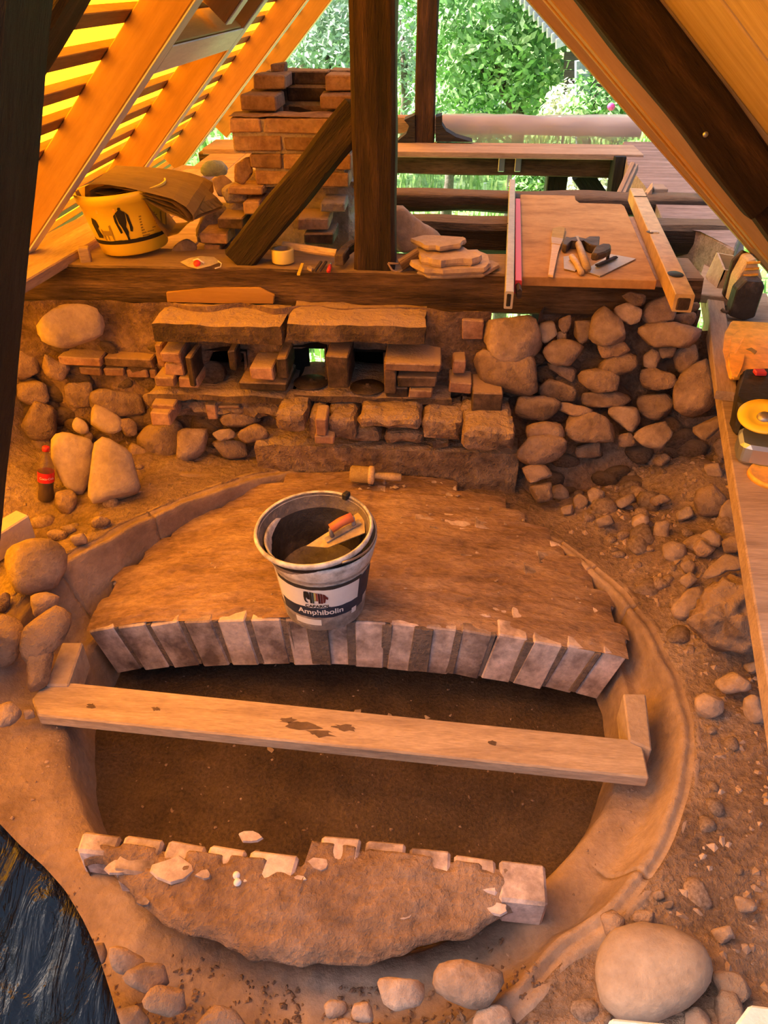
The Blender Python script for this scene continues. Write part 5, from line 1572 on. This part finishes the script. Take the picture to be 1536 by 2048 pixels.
# plywood board with tools
zp_ = SZ + .046
PB = prism('plywood_board', [at(x, y, z=zp_) for x, y in [(1041, 553), (1314, 561), (1249, 412), (1243, 408), (1158, 406), (1150, 400), (1150, 391), (1041, 389)]], (0, 0, -.028), M['plywood'], bev=.002)
thing(PB, 'orange stained plywood board lying on the joists with tools on it', 'board')
thing(prism('reddish_board', [at(x, y, z=zp_ - .032) for x, y in [(1290, 557), (1358, 563), (1275, 433), (1225, 432)]], (0, 0, -.024), mat('reddish_board', [(.34, .20, .15), (.42, .26, .20)], scale=4, stretch=(5, 1, 1), bump=.1, rand=0), bev=.002), 'reddish board showing from under the right side of the plywood', 'board')
zq = zp_ + .002
def qp(x, y, h=0): return at(x, y, z=zq + h)
# paint brush
FB = root('flat_brush', qp(1110, 500), 'flat paint brush lying at the left on the plywood', 'brush')
prism('bristles', [qp(1102, 474, .008), qp(1127, 478, .008), qp(1131, 455, .010), (qp(1120, 452, .010)), qp(1105, 456, .010)], (0, 0, -.010), M['brush'], FB, bev=.002)
prism('ferrule', [qp(1103, 486, .010), qp(1122, 489, .010), qp(1127, 477, .010), qp(1102, 473, .010)], (0, 0, -.010), M['handle'], FB, bev=.001)
prism('handle', [qp(1096, 549, .008), qp(1107, 551, .008), qp(1116, 505, .008), qp(1122, 489, .008), qp(1103, 487, .008), qp(1103, 500, .008)], (0, 0, -.008), M['handle'], FB, bev=.002)
# mason's hammer
MH = root('mason_hammer', qp(1150, 500), 'wooden handled hammer with dark pocked head lying on the plywood', 'hammer')
tube('handle', [qp(1153, 478, .016), qp(1163, 505, .014), qp(1174, 538, .012)], .011, M['handle'], MH, 10, r1=.013)
prism('head', [qp(x, y, .026) for x, y in [(1125, 482), (1132, 472), (1140, 476), (1150, 473), (1160, 474), (1172, 478), (1178, 472), (1200, 472), (1198, 492), (1180, 489), (1168, 480), (1155, 482), (1142, 480), (1134, 490), (1126, 488)]], (0, 0, -.026), M['darkmetal'], MH, bev=.003)
# trowel with float handle
FL = root('steel_float', qp(1225, 520), 'steel float with wooden grip, right of the hammer on the plywood', 'trowel')
prism('blade', [qp(x, y, .003) for x, y in [(1168, 541), (1200, 552), (1272, 517), (1222, 508)]], (0, 0, -.003), M['alu'], FL)
prism('grip', [qp(x, y, .062) for x, y in [(1183, 506), (1190, 492), (1205, 486), (1222, 487), (1223, 497), (1212, 503), (1196, 508)]], (0, 0, -.022), M['darkmetal'], FL, bev=.005)
timber('tang', qp(1215, 519, .004), qp(1217, 502, .045), .010, .016, M['darkmetal'], FL)
timber('spine', qp(1194, 531, .008), qp(1232, 514, .008), .014, .008, M['darkmetal'], FL)
PT = root('pointing_trowel', qp(1150, 530), 'small dusty trowel lying under the hammer handle on the plywood', 'trowel')
prism('blade', [qp(x, y, .003) for x, y in [(1128, 537), (1127, 513), (1145, 510), (1160, 530), (1150, 542)]], (0, 0, -.002), M['alu'], PT)
tube('grip', [qp(1143, 513, .012), qp(1152, 525, .010), qp(1163, 546, .008)], .009, M['handle'], PT)
# spirit levels
def level(name, a, b, wd, hh, m, lab, ends=None):
    o = timber(name, a, b, wd, hh, m, bev=.002); thing(o, lab, 'spirit level'); return o
zt_ = SZ + .062
a, b = at(1019, 585, z=zt_), at(1025, 360, z=zt_)
L1 = level('straightedge', a - V((0, 0, .022)), b - V((0, 0, .022)), .024, .05, M['alu'], 'grey hollow aluminium straightedge poking over the sill beside the red level')
box('open_end', a - V((0, -.001, .022)), (.014, .006, .038), M['black'], L1)
box('seam', at(1021, 447, z=zt_) + V((0, 0, -.0005)), (.0255, .004, .004), M['black'], L1)
a, b = at(1037, 562, z=zt_ - .006), at(1036, 398, z=zt_ - .006)
L2 = level('red_level', a - V((0, 0, .018)), b - V((0, 0, .018)), .020, .04, M['red'], 'red spirit level lying between straightedge and plywood')
box('band', at(1037, 466, z=zt_ - .006) + V((0, 0, -.002)), (.0212, .010, .006), M['print'], L2)
timber('end_fitting', a - V((0, 0, .018)), a - V((0, .05, .020)), .014, .03, M['darkmetal'], L2, seg=3, wob=.003)
a, b = at(1371, 588, z=zt_ + .012), at(1273, 376, z=zt_ + .012)
L3 = level('spirit_level', a - V((0, 0, .026)), b - V((0, 0, .026)), .052, .05, mat('level_beige', [(.44, .27, .11), (.52, .34, .16)], scale=5, bump=.05, rand=0, rough=.45), 'long beige spirit level lying at the right over the sill')
box('end_core', a - V((0, .001, .028)), (.036, .006, .034), M['darkmetal'], L3)
for px, py, w_ in ((1351, 548, .026), (1300, 464, .014)):
    p = at(px, py, z=zt_ + .0125)
    lathe('vial_window', [(0, .001), (w_, .001), (w_ * 1.1, 0)], M['print'] if w_ > .02 else M['darkmetal'], L3, Matrix.Translation(p), 20, sx=.8)
box('seam', at(1281, 393, z=zt_ + .012), (.053, .006, .004), M['darkmetal'], L3)
box('joint_clip', at(1308, 468, z=zt_ + .006), (.03, .02, .02), M['alu'], L3, rz=-.1)

# ================================================================ RIGHT-HAND PLANK AND WHAT LIES ON IT
zk = .60
e0, e1 = at(1405, 575, z=zk), at(1530, 1330, z=zk)
dl = (e1 - e0).normalized(); nrm2 = V((-dl.y, dl.x, 0)); nrm2 = nrm2 if nrm2.x > 0 else -nrm2
pts = [e0, e0 + dl * 2.9, e0 + dl * 2.9 + nrm2 * .40, e0 + nrm2 * .22]
RP = prism('scaffold_plank', pts, (0, 0, -.045), M['plank'], bev=.003)
thing(RP, 'wide dusty plank along the right edge carrying the grinder', 'plank')
a, b = at(1428, 590, z=zk + .014), at(1452, 792, z=zk + .014)
thing(timber('lath', a, b, .055, .026, M['plank'], bev=.003), 'flat brown lath lying along the edge of the right plank', 'lath')
bm = bmesh.new()
# trestle carrying the plank
TRS = root('trestle', (1.2, 1.6, .3), 'wooden trestle legs under the right plank', 'trestle')
# supported on rubble at the right
for kx, ky in ((1.06, 2.79), (.78, .30)):
    timber('leg', (kx, ky, -.05), (kx, ky, zk - .045), .09, .09, M['plank'], TRS)
timber('cross_bar', (1.06, 2.79, .45), (.78, .30, .45), .04, .08, M['plank'], TRS)
def kp(x, y, h=0): return at(x, y, z=zk + h)
thing(prism('eaves_board', [at(x, y, z=.640) for x, y in [(1399, 588), (1402, 548), (1424, 480), (1488, 480), (1490, 600)]], (0, 0, -.03), M['plank'], bev=.003), 'short brown board under the cream box at the right end of the sill', 'board')
# cream box
cb = [kp(1408, 562, .0), kp(1436, 560, .0)]
CBX = root('cream_box', kp(1430, 575, 0), 'open cream coloured box behind the work lamp on the right', 'box')
b0 = kp(1428, 602); Yb = b0.y + .02
def yv(x, y, Y): return at(x, y, y=Y)
prism('side_panel', [yv(1429, 586, Yb), yv(1412, 554, Yb + .10), yv(1434, 506, Yb + .10), yv(1448, 540, Yb)], (.006, 0, 0), M['palestone'], CBX)
prism('front_panel', [yv(1429, 586, Yb), yv(1448, 540, Yb), yv(1482, 542, Yb), yv(1470, 600, Yb)], (0, .006, 0), M['board'], CBX)
prism('back_panel', [yv(1412, 554, Yb + .1), yv(1434, 506, Yb + .1), yv(1468, 512, Yb + .1), yv(1470, 560, Yb + .1)], (0, .006, 0), M['board'], CBX)
# work lamp with octagonal end plates
WL = root('work_lamp', kp(1480, 630), 'dirty black work lamp with octagonal end plates at the right edge', 'lamp')
Yw = kp(1470, 640).y
prism('end_plate', [yv(x, y, Yw + .10) for x, y in [(1446, 590), (1466, 522), (1487, 502), (1504, 510), (1506, 530), (1490, 528), (1474, 540), (1456, 606)]], (.0, .02, 0), M['darkmetal'], WL, bev=.003)
prism('front_plate', [yv(x, y, Yw - .02) for x, y in [(1458, 632), (1474, 580), (1494, 560), (1526, 562), (1530, 575), (1510, 635), (1488, 642)]], (.0, .05, 0), M['bucketblack'], WL, bev=.004)
prism('ribbed_body', [yv(x, y, Yw + .03) for x, y in [(1462, 610), (1474, 560), (1496, 520), (1512, 516), (1526, 560), (1510, 570), (1490, 575)]], (.0, .07, 0), M['handle'], WL, bev=.004)
for i in range(4):
    timber('rib', yv(1484 + i * 3, 565 - i * 13, Yw + .025), yv(1514 + i * 2, 561 - i * 12, Yw + .025), .008, .008, M['orangep'], WL)
timber('stand_pole', yv(1512, 560, Yw + .05), yv(1494, 444, Yw + .12), .012, .012, M['darkmetal'], WL)
tube('foot', [yv(1443, 618, Yw), yv(1452, 626, Yw - .01), yv(1462, 622, Yw)], .006, M['darkmetal'], WL)
# orange stacked shells
SH = root('orange_shells', kp(1490, 690), 'stack of orange rounded plastic shells on the right plank', 'shell')
def shell(poly, h0, th, nm): 
    return prism(nm, [kp(x, y, h0 + th) for x, y in poly], (0, 0, -th), M['orangep'], SH, bev=.006)
shell([(1463, 640), (1560, 645), (1565, 740), (1452, 740), (1446, 700), (1450, 665)], .0, .03, 'shell')
shell([(1478, 655), (1560, 660), (1565, 745), (1462, 745), (1456, 715), (1464, 675)], .032, .025, 'shell')
shell([(1486, 672), (1560, 676), (1565, 750), (1466, 748), (1464, 712)], .058, .02, 'shell')
prism('cut_out', [kp(x, y, .0795) for x, y in [(1492, 698), (1503, 695), (1514, 702), (1509, 708), (1502, 702)]], (0, 0, -.002), M['brownprint'], SH)
thing(prism('plastic_scraper', [kp(x, y, .088) for x, y in [(1461, 706), (1490, 708), (1486, 728), (1482, 738), (1476, 752), (1464, 751), (1459, 735), (1461, 722)]], (0, 0, -.005), M['orangep'], bev=.001), 'small yellow plastic scraper in front of the orange shells', 'scraper')
# angle grinder
AG = root('angle_grinder', kp(1510, 800), 'dirty black angle grinder with yellow disc on the right plank', 'grinder')
prism('motor_body', [kp(x, y, .085) for x, y in [(1484, 735), (1560, 732), (1570, 815), (1482, 818), (1476, 790)]], (0, 0, -.08), M['bucketblack'], AG, bev=.012)
box('switch', kp(1520, 745, .09), (.03, .025, .012), M['red'], AG, bev=.003)
gd = kp(1528, 836, .10)
tl = Matrix.Translation(gd) @ Matrix.Rotation(R(14), 4, 'X') @ Matrix.Rotation(R(-8), 4, 'Y')
rg = (gd - kp(1478, 836, .10)).length
lathe('grinding_disc', [(rg * .28, -.002), (rg * .45, -.003), (rg * .6, .003), (rg, .003), (rg, .007), (rg * .6, .007), (rg * .45, .001), (rg * .28, .002)], M['yellow'], AG, tl, 40)
lathe('hub_nut', [(0, .010), (rg * .2, .010), (rg * .28, .004), (rg * .3, -.002)], M['metal'], AG, tl, 20)
prism('guard', [kp(x, y, .055) for x, y in [(1478, 862), (1482, 852), (1580, 860), (1580, 905), (1500, 893), (1482, 886)]], (0, 0, -.05), M['galv'], AG, bev=.008)
pO = kp(1548, 947, .012)
thing(lathe('lid', [(0, .008), (.045, .008), (.052, .012), (.055, 0), (0, 0)], M['orangep'], None, Matrix.Translation(pO - V((0, 0, .012))), 28), 'orange round lid at the right edge in front of the grinder', 'lid')

# ================================================================ BLACK PLASTIC in the near left corner
bm = bmesh.new()
edge = [(-80, 1560), (0, 1648), (40, 1690), (90, 1735), (130, 1780), (165, 1838), (190, 1890), (210, 1950), (232, 2020), (250, 2080), (262, 2140)]
n1 = 44; n2 = 26; rows = []
ed = []
for i in range(n1 + 1):
    t = i / n1 * (len(edge) - 1); k = min(len(edge) - 2, int(t)); f = t - k
    ed.append((edge[k][0] + (edge[k + 1][0] - edge[k][0]) * f, edge[k][1] + (edge[k + 1][1] - edge[k][1]) * f))
for i in range(n1 + 1):
    p = at(*ed[i], z=.52 - .26 * (i / n1))
    rw = []
    for j in range(n2 + 1):
        t = j / n2
        # rises from the edge away to the left, and folds down behind the edge
        q = p + V((-.42 * t, -.10 * t, .06 * math.sin(min(1, t * 2.2) * math.pi / 2)))
        fold = .020 * nz((q.x * 3, q.y * 1.2, 0), 5, 2) + .012 * abs(nz((q.x * 2.5, q.y, 0), 12, 4)) + .006 * abs(nz((q.x * 2, q.y, 0), 30, 5))
        q += V((0, 0, fold * min(1, t * 8)))
        rw.append(bm.verts.new(q))
    rows.append(rw)
    lowv = [bm.verts.new(p + V((-.02 - .004 * k_, .006 * k_, -.08 * k_))) for k_ in (1, 2, 3)]
    rw[:0] = lowv[::-1]
for A_, B_ in zip(rows, rows[1:]):
    for j in range(len(A_) - 1): bm.faces.new((A_[j], B_[j], B_[j + 1], A_[j + 1]))
bp_ = M['blackplastic']
t = bp_.node_tree; bs = t.nodes['Principled BSDF']
wv = t.nodes.new('ShaderNodeTexNoise'); wv.inputs['Scale'].default_value = 7; wv.inputs['Detail'].default_value = 6; wv.inputs['Distortion'].default_value = 1.2
mp_ = t.nodes.new('ShaderNodeMapping'); mp_.inputs['Rotation'].default_value = (0, 0, .5); mp_.inputs['Scale'].default_value = (3.2, 1, 1)
tc_ = t.nodes.new('ShaderNodeTexCoord'); t.links.new(tc_.outputs['Object'], mp_.inputs[0]); t.links.new(mp_.outputs[0], wv.inputs['Vector'])
bpn = t.nodes.new('ShaderNodeBump'); bpn.inputs['Strength'].default_value = 1.0; bpn.inputs['Distance'].default_value = .03
t.links.new(wv.outputs[0], bpn.inputs['Height']); t.links.new(bpn.outputs[0], bs.inputs['Normal'])
thing(bmobj('plastic_sheet', bm, bp_, smooth=True), 'crumpled glossy black plastic sheet in the near left corner', 'sheet')

# ================================================================ OUTSIDE
def hill(x, y):
    d = math.hypot(x, y)
    return -2.9 + .055 * max(0, y - 12) + .10 * max(0, y - 40) + .25 * nz((x, y, 0), .08, 1) + .6 * smoothstep(0, 20, -x) * smoothstep(10, 40, y)
bm = bmesh.new(); gv = {}
nx, ny = 90, 110
for i in range(nx + 1):
    for j in range(ny + 1):
        y = 3.2 + 95 * (j / ny) ** 1.7; x = (i / nx - .5) * (16 + 1.9 * y)
        gv[i, j] = bm.verts.new((x, y, hill(x, y) + .05 * nz((x, y, 0), .9, 5)))
for i in range(nx):
    for j in range(ny): bm.faces.new((gv[i, j], gv[i + 1, j], gv[i + 1, j + 1], gv[i, j + 1]))
grassm = mat('meadow', [(.10, .22, .05), (.20, .38, .10), (.42, .55, .25)], scale=1.2, bump=0, bscale=9, fine=.45, rand=0)
MD = bmobj('ground_meadow', bm, grassm, smooth=True); tag(MD, kind='structure')
def leafmat(nm, cols, tr_=.35):
    m = mat(nm, cols, scale=2.2, bump=0, bscale=14, fine=.35, rand=.1, rough=.45, spec=.5)
    return m
LM = [leafmat('bright_leaf', [(.09, .25, .07), (.24, .48, .15), (.55, .74, .36)]), leafmat('bluegreen_leaf', [(.10, .22, .10), (.20, .36, .19), (.34, .5, .3)]), leafmat('silver_leaf', [(.20, .32, .20), (.34, .48, .33), (.5, .62, .47)]), leafmat('pale_blossom', [(.35, .45, .25), (.65, .68, .5), (.8, .8, .7)])]
bark = mat('bark', [(.08, .06, .045), (.2, .16, .13)], scale=6, bump=.6)
def tree(name, base, lobes, nleaf, ls, lm, label, cat='tree', trunk=None, grp=None, seed=1, tr_r=.12):
    o = root(name, base, label, cat, grp)
    rnd = random.Random(seed); bm = bmesh.new()
    wts = [l[1] ** 2 for l in lobes]
    for _ in range(nleaf):
        c, r = rnd.choices(lobes, wts)[0]
        d = V((rnd.gauss(0, 1), rnd.gauss(0, 1), rnd.gauss(0, .85))).normalized() * r * rnd.uniform(.55, 1.03)
        p = V(c) + d
        s = ls * rnd.uniform(.6, 1.2)
        nrm_ = (d.normalized() * .5 + V((rnd.gauss(0, .6), rnd.gauss(0, .6), .5 + rnd.gauss(0, .5)))).normalized()
        u = nrm_.cross(V((rnd.uniform(-1, 1), rnd.uniform(-1, 1), -.6))).normalized(); v = nrm_.cross(u)
        q = [p + u * s, p + v * s * .42, p - u * s, p - v * s * .42]
        bm.faces.new([bm.verts.new(z) for z in q])
    me = bpy.data.meshes.new('foliage'); bm.to_mesh(me); bm.free()
    f = link('foliage', me, lm, o); f['kind'] = 'stuff'
    top = V(lobes[0][0])
    tr_pts = trunk or [V(base), V(base).lerp(top, .5) + V((.05, 0, 0)), top]
    tube('trunk', tr_pts, tr_r, bark, o, 8, r1=tr_r * .4)
    for c, r in lobes[1:5]:
        m_ = tr_pts[len(tr_pts) // 2]
        tube('branch', [m_, m_.lerp(V(c), .6), V(c)], tr_r * .35, bark, o, 5, r1=tr_r * .12)
    return o
def od(px, py, y): return at(px, py, y=y)
def ground_pt(x, y): return V((x, y, hill(x, y)))
# large leafy tree right of centre
def lob(px, py, y, r): return (od(px, py, y), r)
tb = od(1035, 240, 11.0); tbase = ground_pt(tb.x, 11.0)
tree('leafy_tree', tbase, [lob(985, 20, 11, 1.0), lob(1060, 90, 11, .75), lob(940, 120, 11, .62), lob(1010, 160, 11.2, .6), lob(905, 60, 11.3, .5), lob(1090, 30, 10.8, .7), lob(1080, 180, 11, .45), lob(960, -90, 11, 1.1), lob(915, 180, 11.4, .35)], 9000, .064, LM[0],
     'large bright leafy tree just outside the gable, right of the slim post', trunk=[tbase, od(1040, 232, 11), od(1005, 180, 11), od(985, 60, 11)], tr_r=.10)
tb = ground_pt(-1.9, 20)
tree('bush', ground_pt(od(660, 90, 19).x, 19), [lob(650, 70, 19, 1.1), lob(690, 40, 19, 1.0), lob(610, 110, 19, .8), lob(690, 110, 18.6, .9), lob(640, 20, 20, 1.1)], 4200, .10, LM[2], 'silvery green bush seen over the chimney', 'bush', seed=4)
tree('bush', ground_pt(od(808, 110, 22).x, 22), [lob(805, 70, 22, .9), lob(815, 120, 22, .7), lob(800, 30, 23, .9)], 1800, .10, LM[2], 'pale bush between king post and slim gable post', 'bush', seed=5)
tree('hedge_tree', ground_pt(od(900, 215, 15).x, 15), [lob(900, 215, 15, .7), lob(950, 220, 15, .7), lob(1000, 225, 15, .6), lob(860, 225, 15.5, .6)], 3000, .07, LM[1], 'bluish green hedge behind the film wrapped rail', 'hedge', seed=6)
tree('far_tree', ground_pt(-6, 36), [lob(640, -20, 36, 2.6), lob(590, 20, 38, 2.4), lob(740, -20, 40, 3)], 3600, .22, LM[1], 'dark blue green trees at the top of the hill, left of the king post', seed=7, tr_r=.2)
tree('far_tree', ground_pt(2, 45), [lob(850, -20, 45, 3), lob(930, -10, 46, 3), lob(800, -10, 44, 2.4)], 3600, .25, LM[1], 'distant trees on the hill behind the slim gable post', seed=8, tr_r=.2)
tree('bare_shrub', ground_pt(od(815, 60, 26).x, 26), [lob(822, 50, 26, .5), lob(800, 140, 26, .6)], 500, .08, LM[2], 'thin twiggy shrub on the slope behind the king post', 'shrub', seed=9)
tree('rose_bush', ground_pt(od(1190, 215, 9.2).x, 9.2), [lob(1190, 190, 9.2, .28), lob(1215, 225, 9.2, .30), lob(1170, 235, 9.2, .24), lob(1240, 235, 9.2, .25)], 1200, .05, LM[0], 'rose bush with one pink bloom beside the bluish shed post', 'bush', seed=10, tr_r=.03)
p = od(1222, 213, 8.85)
thing(stone('rose', [(1214,213),(1218,206),(1226,206),(1231,213),(1226,221),(1218,221)], plain('pink_rose', (.75, .08, .30), .5), None, y=8.85, amp=.2), 'single pink rose bloom on the rose bush', 'flower')
tree('blossom_bush', ground_pt(od(1135, 215, 9.6).x, 9.6), [lob(1132, 205, 9.6, .24), lob(1118, 228, 9.6, .22), lob(1150, 225, 9.6, .2)], 900, .045, LM[3], 'white blossoming bush left of the bluish shed post', 'bush', seed=11, tr_r=.03)
tree('low_bush', ground_pt(od(1060, 372, 10).x, 10), [lob(1062, 365, 10, .25), lob(1048, 385, 10, .2), lob(1080, 378, 10.2, .2)], 1500, .05, LM[0], 'leafy green bush seen below the tie beam beside the black stud', 'bush', seed=12, tr_r=.03)
tree('low_bush', ground_pt(od(1165, 385, 9).x, 9), [lob(1160, 370, 9, .2), lob(1150, 395, 9, .2), lob(1205, 370, 9, .16)], 1100, .045, LM[3], 'pale flowering bush seen behind the slanting strut', 'bush', seed=13, tr_r=.03)
# tufts of meadow grass and flowers
bm = bmesh.new(); rnd = random.Random(2)
for _ in range(16000):
    y = rnd.uniform(7, 34); x = rnd.uniform(-.5, .5) * (2 + .75 * y); z = hill(x, y)
    s = rnd.uniform(.05, .16) * (1 + y * .02); a = rnd.uniform(0, 3.14); d = V((math.cos(a), math.sin(a), 0)) * s * .35
    p = V((x, y, z)); t_ = V((rnd.uniform(-.3, .3) * s, rnd.uniform(-.3, .3) * s, s * 1.5))
    bm.faces.new([bm.verts.new(q) for q in (p - d, p + d, p + t_)])
me = bpy.data.meshes.new('grass'); bm.to_mesh(me); bm.free()
tag(link('meadow_grass', me, mat('grass_blade', [(.16, .32, .07), (.32, .5, .14), (.62, .70, .40)], scale=.9, bump=0, bscale=6, fine=.4, rand=0)), 'tall sunlit meadow grass on the slope outside the gable', 'grass', kind='stuff')
# shed at the right: slatted roof edge, dark boarded wall and a bluish post
SD = root('shed', ground_pt(3.6, 10.4), 'weathered shed with pale slatted roof edge behind the leafy tree', 'shed')
sm = mat('shed_wood', [(.05, .04, .035), (.12, .10, .09)], scale=3, stretch=(1, 1, 8), bump=.5)
for i in range(8):
    a_ = od(1128, 112 + i * 18, 10.4); b_ = od(1330, 112 + i * 18, 10.4)
    timber('wall_board', a_, b_, .04, (od(1128, 112, 10.4).z - od(1128, 130, 10.4).z) * .94, sm, SD, side=(0, 1, 0))
rm = mat('pale_slats', [(.62, .60, .62), (.74, .72, .74)], scale=4, bump=.2, rand=.1)
for i in range(9):
    a_ = od(1040 + i * 9, 12 + i * 11 - 12, 9.9); b_ = od(1150 + i * 12, -60 + i * 12, 10.6)
    timber('roof_slat', a_, b_, .10, .02, rm, SD, side=(0, 0, 1))
a_ = od(1165, 120, 9.4); b_ = od(1165, 300, 9.4)
timber('shed_post', b_, a_, .12, od(1180, 200, 9.4).x - od(1152, 200, 9.4).x, mat('bluish_post', [(.16, .2, .25), (.28, .33, .38)], scale=4, stretch=(1, 6, 6), bump=.4), SD, side=(0, 1, 0), seg=6, wob=.006)
thing(timber('fence_stake', od(970, 392, 14), od(970, 366, 14), .05, .05, M['galv'], side=(0, 1, 0)), 'thin grey stake in the meadow below the tie beam', 'stake')
